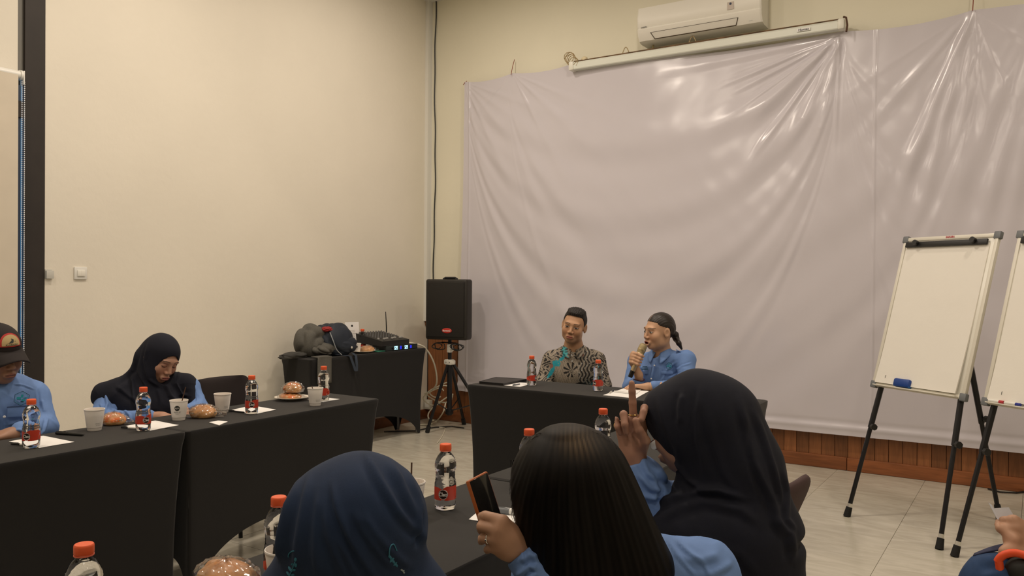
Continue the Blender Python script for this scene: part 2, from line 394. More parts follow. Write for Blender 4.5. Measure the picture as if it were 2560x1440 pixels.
    dx = X - X0; dz = Z - bt_l[2]; r3 = np.hypot(dx, dz) + 1e-6; a3 = np.degrees(np.arctan2(dz, dx))
    for ang, wdt, am in [(-62, 3, .006), (-48, 4, .005), (-75, 3, .005), (-35, 4, .004), (-22, 3, .004)]:
        D += am * np.exp(-((a3 - ang) / wdt) ** 2) * np.clip(r3 / .3, 0, 1) * np.exp(-(r3 / 1.9) ** 3)
    dx = X + 4.25; dz = Z - 3.42; r4 = np.hypot(dx, dz) + 1e-6; a4 = np.degrees(np.arctan2(dz, dx))
    for ang, wdt, am in [(-140, 3, .006), (-42, 4, .007), (-60, 3, .006), (-26, 3, .005)]:
        D += am * np.exp(-((a4 - ang) / wdt) ** 2) * np.clip(r4 / .25, 0, 1) * np.exp(-(r4 / 1.6) ** 3)
    # pressed vertical folds
    for xc, am in ((-1.03, .007), (X0 + .06, .008)):
        D += am * np.exp(-((X - xc) / 0.007) ** 2)
    D += 0.012 * np.sin(X * 1.7 + .6) + 0.006 * np.sin(X * 3.9 + Z * 2.1) + 0.0012 * np.sin(X * 23 + 5 * np.sin(Z * 3)) * np.sin(Z * 9 + X * 4)
    D += 0.02 * zs ** 3 + .006 * np.exp(-((zs - .982) / .006) ** 2) - .004 * np.exp(-((zs - .968) / .006) ** 2)
    Y = 6.545 - D
    return np.stack([X, Y, Z], -1)
BN = bpy.data.materials.new('glossy_vinyl_banner'); BN.use_nodes = True
b = BN.node_tree.nodes['Principled BSDF']; b.inputs['Base Color'].default_value = (0.635, 0.605, 0.655, 1); b.inputs['Roughness'].default_value = 0.19; b.inputs['Specular IOR Level'].default_value = 0.6
nt = BN.node_tree; tc = nt.nodes.new('ShaderNodeTexCoord'); wv = nt.nodes.new('ShaderNodeTexNoise'); wv.inputs['Scale'].default_value = 1.0
mp = nt.nodes.new('ShaderNodeMapping'); mp.inputs['Scale'].default_value = (500, 1, 500); nt.links.new(tc.outputs['Object'], mp.inputs[0]); nt.links.new(mp.outputs[0], wv.inputs[0])
bp = nt.nodes.new('ShaderNodeBump'); bp.inputs['Strength'].default_value = 0.12; bp.inputs['Distance'].default_value = 0.0008; nt.links.new(wv.outputs[0], bp.inputs['Height']); nt.links.new(bp.outputs[0], b.inputs['Normal'])
ban = empty('banner', (0, YB - .07, 0), 'large pale lilac vinyl banner hung in folds over the back wall', 'banner')
o = MB().grid(banner() - np.array([0, YB - .07, 0])).build('banner_sheet', BN, ban, smooth=180)
for xx, z0, z1 in ((-4.25, 3.40, 3.56), (bt_r[0], bt_r[2] - .01, bt_r[2] + .25), (X0, bt_l[2] - .03, bt_l[2] + .02)):
    MB().tube([(xx, -0.02, z0), (xx + 0.004, 0.0, (z0 + z1) / 2), (xx, 0.04, z1)], 0.003, 6).build('hanging_string', mat('red_string', (0.25, 0.05, 0.03), 0.8), ban)

# ================================================================== PROJECTION SCREEN CASE
a = hy(1428, 166, 6.49); b_ = hy(2108, 62, 6.49)
sc_ = empty('projector_screen', ((a[0] + b_[0]) / 2, 6.5, (a[2] + b_[2]) / 2), 'white rolled-up projection screen case hung above the banner', 'screen')
L = b_[0] - a[0]
prof = [(-.035, -.035), (.03, -.035), (.035, -.028), (.035, .02), (.022, .034), (-.03, .034), (-.038, .02), (-.042, -.02)]
P = [[(x, -u, v) for u, v in prof] for x in (-L / 2, L / 2)]
mb = MB().grid(P, wrap=True); mb.add([(-L / 2, -u, v) for u, v in prof], [tuple(range(8))]); mb.add([(L / 2, -u, v) for u, v in prof], [tuple(range(8))[::-1]])
mb.build('screen_case', mat('screen_case_white', (0.72, 0.74, 0.66), 0.4), sc_, smooth=20)
for sx in (-1, 1): MB().box((sx * (L / 2 - 0.012), 0, 0), (0.05, 0.088, 0.08), 0.012).build('end_cap', mat('end_cap_white', (0.78, 0.77, 0.68), .4), sc_)
MB().tube([(-L / 2 + .03, -.01, .04), (0, -.012, .0415), (L / 2 - .03, -.01, .04)], 0.008, 8).build('roller_bar', mat('rusty_bar', (0.13, 0.075, 0.035), .7, noise=(14, .6)), sc_)
mb = MB().box((L / 2 - .28, -0.0435, -0.002), (0.10, 0.002, 0.022)); mb.build('name_plate', PAPER, sc_, smooth=0)
mb = MB(); flat_text(mb, 'Hognas', 0.026, (L / 2 - .28, -0.045, -0.002), (1, 0, 0), (0, 0, 1), 0.0005, .0005); mb.build('lettering', BLACKP, sc_, smooth=0)
mb = MB()
mb.tube([(L / 2 + .005, -.03, .05), (L / 2 + .025, -.035, .04), (L / 2 + .035, -.04, -.02), (L / 2 + .03, -.05, -.07)], .008, 6)
mb.build('dark_tie', mat('brown_cord', (0.09, .045, .025), .8), sc_)
STR = mat('straw_string', (0.40, 0.30, 0.16), .8)
for k in range(4):
    mb = MB(); ph = k * 1.3
    pts = [(-L / 2 + .03 + .05 * math.sin(t * 2 + ph) - 0.015 * k, -.02 + .015 * math.cos(t * 3 + ph), .03 + .055 * k / 3 + .045 * math.cos(t * 2 + ph)) for t in np.linspace(0, 5, 18)]
    mb.tube(pts, .0035, 5).build('tie_string', STR, sc_)
for fx in (-.28, -0.02):
    pts = [(fx * L + .06 * t, -.015, .045 + .05 * math.sin(t * 3.1)) for t in np.linspace(0, 1, 8)]; MB().tube(pts, .004, 5).build('tie_string', STR, sc_)
MB().ell((-L / 2 + .13, -.0, .055), (.03, .022, .022)).build('string_pulley', mat('cream_pulley', (.7, .6, .4), .5), sc_)

# ================================================================== AIR CONDITIONER
a = hy(1592, 60, 6.40); b_ = hy(1902, 40, 6.40)
acx0, acx1 = a[0], b_[0]; acz = hy(1614, 103, 6.42)[2]
ac = empty('air_conditioner', ((acx0 + acx1) / 2, YB, acz), 'white wall-mounted split air conditioner above the projection screen', 'air conditioner')
W_ = acx1 - acx0
prof = [(0.0, 0.0), (0.13, 0.0), (0.17, 0.012), (0.205, 0.06), (0.214, 0.10), (0.206, 0.112), (0.215, 0.13), (0.22, 0.20), (0.20, 0.285), (0.0, 0.29)]
xs = [-W_ / 2, -W_ / 2 + .012, W_ / 2 - .012, W_ / 2]
P = [[(x, -(u * (.96 if i in (0, 3) else 1)), v) for u, v in prof] for i, x in enumerate(xs)]
mb = MB().grid(P, wrap=True); n_ = len(prof)
mb.add(P[0], [tuple(range(n_))]); mb.add(P[3], [tuple(range(n_))[::-1]])
ACW = mat('ac_white', (0.80, 0.775, 0.70), 0.35)
mb.build('ac_body', ACW, ac, smooth=25)
MB().add([(-.36 * W_, -.174, .016), (.30 * W_, -.174, .016), (.32 * W_, -.2075, .062), (-.38 * W_, -.2075, .062)], [(0, 1, 2, 3)]).add([(-.36 * W_, -.170, .014), (.30 * W_, -.170, .014), (.32 * W_, -.2045, .062), (-.38 * W_, -.2045, .062)], [(0, 1, 2, 3)]).build('air_flap', ACW, ac, smooth=0)
mb = MB(); q = [(-.36 * W_, -.1755, .014), (.30 * W_, -.1755, .014), (.325 * W_, -.2085, .064), (-.385 * W_, -.2085, .064), (-.36 * W_, -.1755, .014)]
mb.tube(q[0:2], .004, 5); mb.tube(q[1:3], .003, 5); mb.tube(q[3:5], .003, 5); mb.tube(q[2:4], .0014, 5); mb.build('flap_gap', mat('dark_gap', (.06, .04, .02), .8), ac)
mb = MB().box((.41 * W_, -.197, .072), (.03, .004, .022)).box((.41 * W_, -.19, .048), (.006, .004, .006)).box((.415 * W_, -.182, .032), (.03, .004, .006)); mb.build('indicator', mat('indicator_grey', (.45, .47, .46), .4), ac)
mb = MB().box((.27 * W_, -.2195, .165), (.055, .002, .06)); mb.build('sticker', mat('sticker_grey', (.55, .48, .42), .6), ac)
MB().lathe([(.0, 0), (.010, 0)], 16).build('sticker_dot', mat('dark_blue', (.03, .04, .08), .5), ac, loc=(.27 * W_, -.2215, .18)).rotation_euler = (PI / 2, 0, 0)
mb = MB(); flat_text(mb, 'DAIKIN', 0.016, (-.44 * W_, -.2145, .115), (1, 0, 0), (0, 0, 1), .001, .0004); mb.build('lettering', BLACKP, ac, smooth=0)
MB().tube([(-.42 * W_, -.06, .0), (-.425 * W_, -.055, -.03), (-.44 * W_, -.05, -.07)], .008, 8).build('drain_hose', mat('yellowed_hose', (.5, .4, .2), .6), ac)

# ================================================================== TABLES in stretch covers
def cover(name, x0, x1, y0, y1, H, label, arch_long=0.26, arch_short=0.14, inset=0.035, loc_z=0.0):
    W, L = x1 - x0, y1 - y0
    t = empty(name, ((x0 + x1) / 2, (y0 + y1) / 2, 0), label, 'table', 'cloth-covered tables of the meeting layout')
    # rounded rectangle perimeter
    per = []; rc = 0.018
    def seg(ax, ay, bx, by, n): 
        for i in range(n): u = i / n; per.append((ax + (bx - ax) * u, ay + (by - ay) * u))
    nx_, ny_ = max(14, int(W / .03)), max(14, int(L / .03))
    def corner(cx, cy, a0):
        for i in range(4): a = a0 + PI / 2 * i / 4; per.append((cx + rc * math.cos(a), cy + rc * math.sin(a)))
    hw, hl = W / 2, L / 2
    seg(-hw + rc, -hl, hw - rc, -hl, nx_); corner(hw - rc, -hl + rc, -PI / 2)
    seg(hw, -hl + rc, hw, hl - rc, ny_); corner(hw - rc, hl - rc, 0)
    seg(hw - rc, hl, -hw + rc, hl, nx_); corner(-hw + rc, hl - rc, PI / 2)
    seg(-hw, hl - rc, -hw, -hl + rc, ny_); corner(-hw + rc, -hl + rc, PI)
    N = len(per); T = 26; rows = []
    fw = 0.055
    for k in range(T + 1):
        tt = k / T; row = []
        for (px, py) in per:
            onx = abs(abs(px) - hw) < abs(abs(py) - hl)       # on a long (x=const) side
            if onx: s = hl - abs(py); half = hl; ah = arch_long if L > W else arch_short
            else: s = hw - abs(px); half = hw; ah = arch_short if L > W else arch_long
            if s < fw: zb = 0.004
            else:
                u = (half - s) / (half - fw); zb = 0.004 + ah * (max(0, 1 - u ** 2.6)) ** 0.62
            z = H + (zb - H) * tt
            zz = 1 - z / H
            cx = max(0, 1 - s / (half * 0.9))
            ins = inset * (math.sin(min(1, zz * 1.15) * PI / 2) ** 0.8) + 0.012 * math.sin(zz * PI) * (1 - cx) + 0.02 * (1 - cx) * zz
            if k < 2: ins = 0.0015 * k
            sx = -math.copysign(ins, px); sy = -math.copysign(ins, py)
            mx_ = min(1, abs(px) / hw) ** 1; my_ = min(1, abs(py) / hl)
            if onx: row.append((px + sx, py + sy * my_ ** 3 * 0.9, z))
            else: row.append((px + sx * mx_ ** 3 * 0.9, py + sy, z))
        rows.append(row)
    mb = MB()
    top = [[(p[0] * f, p[1] * f, H + 0.0015 * (1 - f ** 20) + (0.0 if f < 1 else -0.002)) for p in per] for f in (0.0, 0.9, 0.985, 1.0)]
    top[0] = [(0, 0, H + .0015)] * N
    R = [ [(p[0]*.985, p[1]*.985, H) for p in per], [(p[0], p[1], H - 0.004) for p in per]] + rows[1:]
    mb.grid(R, wrap=True)
    mb.add([(p[0] * .985, p[1] * .985, H) for p in per], [tuple(range(N))])
    mb.build('cover', BLACKC, t, smooth=50)
    for sx in (-1, 1):
        for sy in (-1, 1): MB().tube([(sx * (hw - .06), sy * (hl - .06), .012), (sx * (hw - .05), sy * (hl - .05), H - .02)], .014, 8).build('leg', mat('grey_steel', (.2, .2, .2), .4, metal=.7), t)
    MB().box((0, 0, H - .018), (W - .03, L - .03, .025)).build('tabletop', mat('board_brown', (.25, .2, .15), .6), t, smooth=0)
    return t
TZ = 0.75
LX0, LX1 = -3.60, -3.145
SEAM = 2.235
cover('table', LX0, LX1, 0.90, SEAM - .003, TZ, 'black-covered table in front of the person in the cap', 0.22)
cover('table', LX0, LX1, SEAM + .003, 3.485, TZ, 'black-covered table in front of the woman in navy, nearer the corner', 0.24)
cover('table', -3.125, -1.30, 4.29, 4.755, TZ, 'black-covered speakers\' table in front of the lilac banner', arch_long=0.24)
NS = 2.30
cover('table', -1.595, -1.135, 0.55, NS - .003, TZ, 'black-covered table in front of the blue-veiled woman', 0.22)
cover('table', -1.600, -1.135, NS + .003, 3.66, TZ, 'black-covered table reaching towards the speakers\' table, beside the raised hand', 0.22)
avl = hz(760, 895, 0.80); avr = hz(1065, 872, 0.80)
AX1, AY0, AY1 = -4.80, 4.52, 5.96
AVZ = 0.795
cover('table', -5.15, AX1, AY0, AY1, AVZ, 'small black-covered equipment table against the corner of the cream wall', 0.22, 0.16)

# ================================================================== BOTTLES
PETW = mat('clear_bottle_water', (0.96, 0.97, 1.0), 0.02, trans=1.0, ior=1.33)
CAPM = mat('orange_cap', (0.84, 0.125, 0.038), 0.38)
LABR = mat('red_label', (0.52, 0.050, 0.026), 0.35)
LABK = mat('label_black', (0.018, 0.006, 0.005), 0.35)
LABW = mat('label_white', (0.85, 0.83, 0.8), 0.4)
LABC = mat('label_rim', (0.62, 0.50, 0.48), 0.3)
BR = 0.032
def bottle_profile():
    pr = [(0.0, 0.004), (.018, .002), (.027, .003), (.0305, .010), (.0312, .02), (.0316, .026), (.0318, .030), (.0318, .074), (.0316, .078)]
    for k in range(9):
        z = .080 + k * .0035; pr.append((.0312 - .0022 * min(1, k / 4) - (.0008 if k % 2 else 0), z))
    for k in range(14):
        u = k / 13; z = .112 + u * .035
        pr.append((.0285 + .0035 * math.sin(u * PI) ** .8 - (.0006 if k % 2 else 0), z))
    pr += [(.0265, .151), (.0235, .157), (.019, .163), (.0152, .167), (.0145, .170), (.0145, .174), (.0, .174)]
    return pr
def rf(a, z):
    if z < .026: return 1 + .05 * max(0, (.020 - z) / .02) * math.cos(5 * a)
    return 1
def make_bottle(loc, label, rot, group='small water bottles with orange caps', s=1.0):
    r = empty('water_bottle', loc, label, 'bottle', group, rz=rot)
    MB().lathe([(a * 1.0, b) for a, b in bottle_profile()], 40, rfun=rf).build('bottle_body', PETW, r, smooth=60)
    cp = MB().lathe([(0, .1925), (.0155, .1925), (.0168, .191), (.0170, .188), (.0170, .176), (.0163, .1745), (0.0, .1745)][::-1], 48, rfun=lambda a, z: 1 + (.012 * math.cos(24 * a) if .1755 < z < .1885 else 0))
    cp.build('bottle_cap', CAPM, r, smooth=40)
    MB().lathe([(.0150, .1715), (.0172, .1718), (.0172, .1738), (.0150, .174)], 32).build('cap_ring', mat('cap_ring_orange', (.75, .16, .09), .4), r)
    # label: two red patches either side of a dark disc that carries the name (facing local +x)
    R = .0322; mb = MB(); na, nz_ = 150, 22
    for i in range(na):
        for j in range(nz_):
            a = -PI + 2 * PI * (i + .5) / na; z = .0305 + .043 * (j + .5) / nz_
            y_ = a * R; zc = z - .050
            d0 = math.hypot(y_, zc)
            if d0 < .0145: continue
            aa = abs(a); top = .0115 + .010 * math.cos((aa - .85) * 1.5); bot = -.0155 - 0.003 * math.sin(aa * 2)
            if aa > 2.75 or zc > top * (1.25 if a > 0 else .95) or zc < bot: continue
            if abs(aa - 1.55 - .3 * zc / .02) < .03: continue
            q = [(-PI + 2 * PI * (i + ii) / na, .0305 + .043 * (j + jj) / nz_) for ii, jj in ((0, 0), (1, 0), (1, 1), (0, 1))]
            mb.add([(R * math.cos(t), R * math.sin(t), zz) for t, zz in q], [(0, 1, 2, 3)])
    lab = mb.build('bottle_label', LABR, r)
    mb = MB()
    def disc(rad, off, mi, n=28):
        vs = [((R + off) * math.cos(0), 0, .050)]
        for ring in (0.5, 1.0):
            for k in range(n):
                t = 2 * PI * k / n; yy = rad * ring * math.cos(t); zz = rad * ring * math.sin(t); vs.append(((R + off) * math.cos(yy / R), (R + off) * math.sin(yy / R), .050 + zz))
        fs = [(0, 1 + k, 1 + (k + 1) % n) for k in range(n)] + [(1 + k, 1 + n + k, 1 + n + (k + 1) % n, 1 + (k + 1) % n) for k in range(n)]
        mb.add(vs, fs, mi)
    disc(.0140, .0002, 1); disc(.0125, .0004, 0)
    mb.build('logo_disc', [LABK, LABC], lab)
    v, f = text_geo('Cleo', .0125, .0003); mb = MB()
    mb.add([((R + .0007) * math.cos(p[0] / R), (R + .0007) * math.sin(p[0] / R), .050 + p[1] * 1.25) for p in v], f)
    mb.build('lettering', LABW, lab)
    return r
def face_cam(p): return math.atan2(-p[1], -p[0])      # heading from a point towards the camera
BOT = [  # px, py of base, table height, disc offset deg (+ = towards viewer's right), label
    (78, 1124, TZ, -32, 'water bottle standing in front of the person in the cap'),
    (358, 1081, TZ, 22, 'water bottle in front of the navy-veiled woman, beside her sheet of paper'),
    (629, 1039, TZ, 0, 'water bottle in front of the empty black chair'),
    (809, 1006, TZ, -48, 'water bottle behind the paper cup at the far end of the left tables'),
    (1329, 968, TZ, 62, 'water bottle left of the man in the patterned shirt'),
    (1495, 982, TZ, -48, 'water bottle between the two speakers on their table'),
    (1113, 1277, TZ, -12, 'water bottle standing alone beside the propped phone'),
]
proto_b = None
def add_bottle(p, off, label):
    global proto_b
    # heading such that local +x (the disc) points to the camera, turned by off
    h = face_cam(p) + math.radians(off)
    if proto_b is None: proto_b = make_bottle((p[0], p[1], p[2] + .001), label, h); return proto_b
    c = copy_tree(proto_b); c.location = (p[0], p[1], p[2] + .001); c.rotation_euler = (0, 0, h); c['label'] = label; return c
for px, py, z, off, lb in BOT: add_bottle(hz(px, py - 4, z), off, lb)
for px, py, off, lb in ((210, 1364, 0, 'nearest water bottle at the bottom left, only its shoulder and cap in view'),
                        (697, 1245, 60, 'water bottle half hidden behind the blue veil, white cup before it'),
                        (1323, 1075, 0, 'water bottle peeping out left of the long black hair'),
                        (1508, 1024, 0, 'water bottle right behind the raised hand')):
    q = hz(px, py, TZ + .19); q[2] = TZ; add_bottle(q, off, lb)

# ================================================================== CUPS
CUPW = mat('paper_cup_white', (0.80, 0.765, 0.72), 0.55)
COFFEE = mat('milk_coffee', (0.42, 0.28, 0.17), 0.2)
INK = mat('black_ink', (0.02, 0.022, 0.018), 0.5)
def cupR(z): return .0290 + (.0405 - .0290) * z / .0930
def make_cup(loc, label, rot, logo=True, straw=None, group='white paper coffee cups'):
    r = empty('paper_cup', loc, label, 'cup', group, rz=rot)
    pr = [(0, .003), (.0280, .003), (.0282, 0), (.0288, .001), (.0297, .013), (.0316, .0145), (.0318, .017)]
    pr += [(cupR(z) + .001, z) for z in (.03, .06, .088)] + [(.0405, .0895), (.0425, .0905), (.0430, .093), (.0420, .0952), (.0402, .0950), (.0392, .092), (.0380, .07), (.0375, .066), (0, .066)]
    MB().lathe(pr, 44).build('cup_body', CUPW, r, smooth=40)
    MB().lathe([(.0, .0705), (.0378, .0705)], 32).build('coffee', COFFEE, r)
    def wrap(p, zc, yo): 
        z = zc + p[1]; R = cupR(z) + .0014; return (R * math.cos((p[0] + yo) / R), R * math.sin((p[0] + yo) / R), z)
    if logo:
        mb = MB(); n = 30; 
        vs = [wrap((0, 0), .060, 0)] + [wrap((.0125 * q * math.cos(2 * PI * k / n), .0125 * q * math.sin(2 * PI * k / n)), .060, 0) for q in (.5, 1) for k in range(n)]
        mb.add(vs, [(0, 1 + k, 1 + (k + 1) % n) for k in range(n)] + [(1 + k, 1 + n + k, 1 + n + (k + 1) % n, 1 + (k + 1) % n) for k in range(n)])
        lo = mb.build('logo_disc', INK, r)
        zig = [(-.0105, -.004), (-.0068, .0022), (-.0048, .0026), (-.0015, -.0035), (.0032, .0030), (.0050, .0030), (.0108, -.0045)]
        mb = MB()
        for (a, b), (c, d) in zip(zig[:-1], zig[1:]):
            L_ = math.hypot(c - a, d - b); nx_, ny_ = -(d - b) / L_ * .0007, (c - a) / L_ * .0007
            vs = [wrap(p, .060, 0) for p in ((a - nx_, b - ny_), (c - nx_, d - ny_), (c + nx_, d + ny_), (a + nx_, b + ny_))]
            mb.add([(x * 1.006, y * 1.006, z) for x, y, z in vs], [(0, 1, 2, 3)])
        mb.build('mountain_line', CUPW, r, smooth=0)
        mb = MB()
        for s_, sz, zc in (('VANNS AR\u00b0', .0068, .0415), ('COFFEE & KITCHEN', .0030, .0355), ('BANDUNG', .0028, .0320)):
            v, f = text_geo(s_, sz); mb.add([wrap(p, zc, 0) for p in v], f)
        mb.build('lettering', INK, r, smooth=0)
    else:
        mb = MB()
        for s_, sz, zc in (('www.vannsar.com', .0034, .034), ('Jl. Raya No 12, Lt 2', .0030, .029), ('Open every day', .0030, .025)):
            v, f = text_geo(s_, sz); mb.add([wrap(p, zc, 0) for p in v], f)
        mb.build('lettering', INK, r, smooth=0)
    if straw:
        MB().tube([(straw[0] * .3, straw[1] * .3, .069), (straw[0], straw[1], .069 + straw[2])], .0025, 8).build('stirrer', mat('brown_stirrer', (.07, .035, .02), .5), r)
    return r
def cup_at(p, label, **k):
    p = np.array(p); off = k.pop('off', 0)
    return make_cup((p[0], p[1], p[2] + .001), label, face_cam(p) + math.radians(off), **k)
cup_at(hz(236, 1076, TZ), 'white paper cup left of the first bun, printed side turned away', logo=False, off=28)
cup_at(hz(447, 1050, TZ), 'white paper cup with black round logo and tall brown stirrer', straw=(-.012, .028, .085), off=-12)
cup_at(hz(556, 1031, TZ), 'white paper cup standing behind the bun by the black chair', logo=False, off=35)
cup_at(hz(788, 1014, TZ), 'white paper cup with short black stirrer beside the plate of buns', logo=False, straw=(-.02, -.012, .035), off=25)
c = hz(1027, 1206, TZ + .093); c[2] = TZ; cup_at(c, 'white paper cup with dark straw just right of the blue veil', logo=False, straw=(.006, .022, .075), off=100)
c = hz(712, 1374, TZ + .093); c[2] = TZ; cup_at(c, 'white paper cup half hidden by the blue veil at the near table', logo=False, off=120)

# ================================================================== BREAD
BUN = mat('bun_crust', (0.56, 0.25, 0.075), 0.4, noise=(16, .35), vcol='Col')
BUNP = mat('baking_paper', (0.74, 0.62, 0.44), 0.7, noise=(60, .12))
WRAP = bpy.data.materials.new('clear_wrap'); WRAP.use_nodes = True
nt = WRAP.node_tree; nt.nodes.clear(); out = nt.nodes.new('ShaderNodeOutputMaterial'); gl = nt.nodes.new('ShaderNodeBsdfGlossy'); gl.inputs['Roughness'].default_value = .12; tr = nt.nodes.new('ShaderNodeBsdfTransparent')
tr.inputs[0].default_value = (.93, .92, .92, 1); lw = nt.nodes.new('ShaderNodeLayerWeight'); lw.inputs[0].default_value = .35; ms = nt.nodes.new('ShaderNodeMixShader'); mr = nt.nodes.new('ShaderNodeMapRange'); mr.inputs['To Min'].default_value = .05; mr.inputs['To Max'].default_value = .5
nt.links.new(lw.outputs['Facing'], mr.inputs[0]); nt.links.new(mr.outputs[0], ms.inputs[0]); nt.links.new(tr.outputs[0], ms.inputs[1]); nt.links.new(gl.outputs[0], ms.inputs[2]); nt.links.new(ms.outputs[0], out.inputs[0])
def vcol(o, cols):
    a = o.data.color_attributes.new('Col', 'FLOAT_COLOR', 'POINT'); c = np.ones((len(o.data.vertices), 4), np.float32); c[:, :3] = cols; a.data.foreach_set('color', c.ravel())
def bun(parent, c, r, seed, name='bun', cup=True, topping=True):
    rg = np.random.default_rng(seed); n, m_ = 36, 20; V = []
    ph = rg.uniform(0, 6, 6)
    for i in range(m_ + 1):
        th = PI * i / m_
        for k in range(n):
            a = 2 * PI * k / n; q = 1 + .05 * math.sin(3 * a + ph[0]) * math.sin(th) + .04 * math.sin(5 * a + 4 * th + ph[1]) + .03 * math.sin(9 * a + ph[2]) * math.sin(th * 3)
            z = r[2] * math.cos(th) * q; z = max(z, -r[2] * .55)
            V.append((r[0] * math.sin(th) * math.cos(a) * q, r[1] * math.sin(th) * math.sin(a) * q, z + r[2] * .55))
    fs = [(i * n + k, (i + 1) * n + k, (i + 1) * n + (k + 1) % n, i * n + (k + 1) % n) for i in range(m_) for k in range(n)]
    mb = MB(); mb.add(V, fs); o = mb.build(name, BUN, parent, smooth=180, loc=c)
    A = np.array(V); t = np.clip(A[:, 2] / (r[2] * 1.5), 0, 1)[:, None]
    base = np.array([.72, .42, .18]) * (1 - t) + np.array([.60, .26, .085]) * t
    if topping:
        s_ = np.sin(A[:, 0] * 170 + ph[3] + 2 * np.sin(A[:, 1] * 90)) + np.sin(A[:, 1] * 140 + ph[4]); w_ = ((s_ > .55) & (t[:, 0] > .35))[:, None]
        base = np.where(w_, np.array([.80, .20, .045]), base)
    vcol(o, base)
    if cup:
        mb = MB(); prc = [(.72, .0), (.86, r[2] * .35), (.98, r[2] * .75)]
        P = [[(r[0] * q * (1 + .03 * math.cos(28 * a)) * math.cos(a), r[1] * q * (1 + .03 * math.cos(28 * a)) * math.sin(a), z) for a in np.linspace(0, 2 * PI, 113)[:-1]] for q, z in prc]
        mb.grid(P, wrap=True); mb.build('baking_cup', BUNP, parent, smooth=30, loc=c)
    return o
def wrapper(parent, c, r, seed, tails=((1, 0),)):
    """crumpled clear bag with pinched tails"""
    rg = np.random.default_rng(seed); n, m_ = 48, 26; V = []; ph = rg.uniform(0, 6, 8)
    for i in range(m_ + 1):
        th = PI * i / m_
        for k in range(n):
            a = 2 * PI * k / n; d = np.array([math.sin(th) * math.cos(a), math.sin(th) * math.sin(a), math.cos(th)])
            q = 1.06 + .045 * math.sin(11 * a + 3 * math.sin(5 * th + ph[0])) + .05 * abs(math.sin(7 * a + 5 * th + ph[1])) + .03 * math.sin(17 * th + 6 * a)
            for tx, ty in tails: q += .55 * max(0, d @ np.array([tx, ty, -.1])) ** 14
            V.append((r[0] * d[0] * q, r[1] * d[1] * q, max(r[2] * d[2] * q, -r[2] * .56) + r[2] * .56))
    fs = [(i * n + k, (i + 1) * n + k, (i + 1) * n + (k + 1) % n, i * n + (k + 1) % n) for i in range(m_) for k in range(n)]
    mb = MB(); mb.add(V, fs); return mb.build('plastic_wrap', WRAP, parent, smooth=25, loc=c)
def bread(px, py, z, lab, r=(.052, .042, .034), seed=1, rz=0.6, cup=True, tails=((1, 0), (-1, .2)), topping=True):
    p = hz(px, py, z); e = empty('wrapped_bun', (p[0], p[1], p[2] + .002), lab, 'bread', 'wrapped snack buns', rz=rz)
    bun(e, (0, 0, 0), r, seed, cup=cup, topping=topping); wrapper(e, (0, 0, 0), (r[0] * 1.06, r[1] * 1.06, r[2] * 1.02), seed, tails); return e
bread(284, 1062, TZ, 'orange-topped bun in a pleated paper case beside the leftmost white cup', seed=3)
bread(508, 1044, TZ, 'glossy brown bun in clear wrap right of the logo cup', (.064, .05, .038), seed=5, topping=False)
q = hz(565, 1428, TZ + .035); e = empty('wrapped_bun', (q[0], q[1], TZ + .002), 'pale brown bun at the bottom edge of the picture beside the blue veil', 'bread', 'wrapped snack buns')
bun(e, (0, 0, 0), (.07, .055, .036), 9, topping=False, cup=False); wrapper(e, (0, 0, 0), (.073, .058, .037), 9)
PLATE = mat('white_plate', (.80, .74, .64), .25)
def plate(c, lab, s=1.0):
    o = MB().lathe([(0, .002), (.05 * s, 0), (.056 * s, .002), (.083 * s, .013), (.095 * s, .017), (.0955 * s, .0185), (.090 * s, .0185), (.06 * s, .006), (0, .005)], 48).build('plate', PLATE, loc=(c[0], c[1], c[2] + .001)); return tag(o, lab, 'plate', 'small white snack plates')
pc = hz(730, 1000, TZ); plate(pc, 'white plate holding two wrapped buns at the left tables')
e = empty('wrapped_bun', (pc[0] - .005, pc[1] - .01, TZ + .008), 'lower of the two buns stacked on the plate', 'bread', 'wrapped snack buns', rz=.3); bun(e, (0, 0, 0), (.062, .05, .022), 13, cup=False); wrapper(e, (0, 0, 0), (.066, .053, .022), 13)
e = empty('wrapped_bun', (pc[0] - .0, pc[1] + .006, TZ + .044), 'upper orange-topped bun stacked on the plate, in a pleated case', 'bread', 'wrapped snack buns', rz=.9); bun(e, (0, 0, 0), (.05, .045, .034), 15); wrapper(e, (0, 0, 0), (.055, .049, .035), 15, tails=((.7, .7), (-.8, .5)))

# ================================================================== PAPERS, PENS
def sheet(quad, z, lab, name='paper_sheet', t=.0012, cat='paper', group=None, M=PAPER, lift=0):
    P = [hz(x, y, z + t) for x, y in quad]; c = sum(P) / 4; n = 8; rows = []
    for i in range(n + 1):
        row = []
        for j in range(n + 1):
            u, v = j / n, i / n; q = P[0] * (1 - u) * (1 - v) + P[1] * u * (1 - v) + P[2] * u * v + P[3] * (1 - u) * v
            row.append((q[0] - c[0], q[1] - c[1], t + lift * (abs(u - .5) * 2) ** 3 + .0004 * math.sin(u * 7 + v * 5)))
        rows.append(row)
    mb = MB().grid(rows); bot = [[(x, y, 0.0002) for x, y, zz in r] for r in rows]; mb.grid(bot[::-1])
    rim = lambda r: r
    edge = [rows[0], bot[0]]; mb.grid(edge); mb.grid([bot[-1], rows[-1]]); mb.grid([[r[0] for r in bot], [r[0] for r in rows]]); mb.grid([[r[-1] for r in rows], [r[-1] for r in bot]])
    o = mb.build(name, M, loc=(c[0], c[1], z + .001)); return tag(o, lab, cat, group)
GP = 'sheets of paper laid out on the tables'
s1 = sheet([(22, 1104), (108, 1090), (186, 1105), (98, 1120)], TZ, 'white paper under the pen in front of the person in the cap', group=GP)
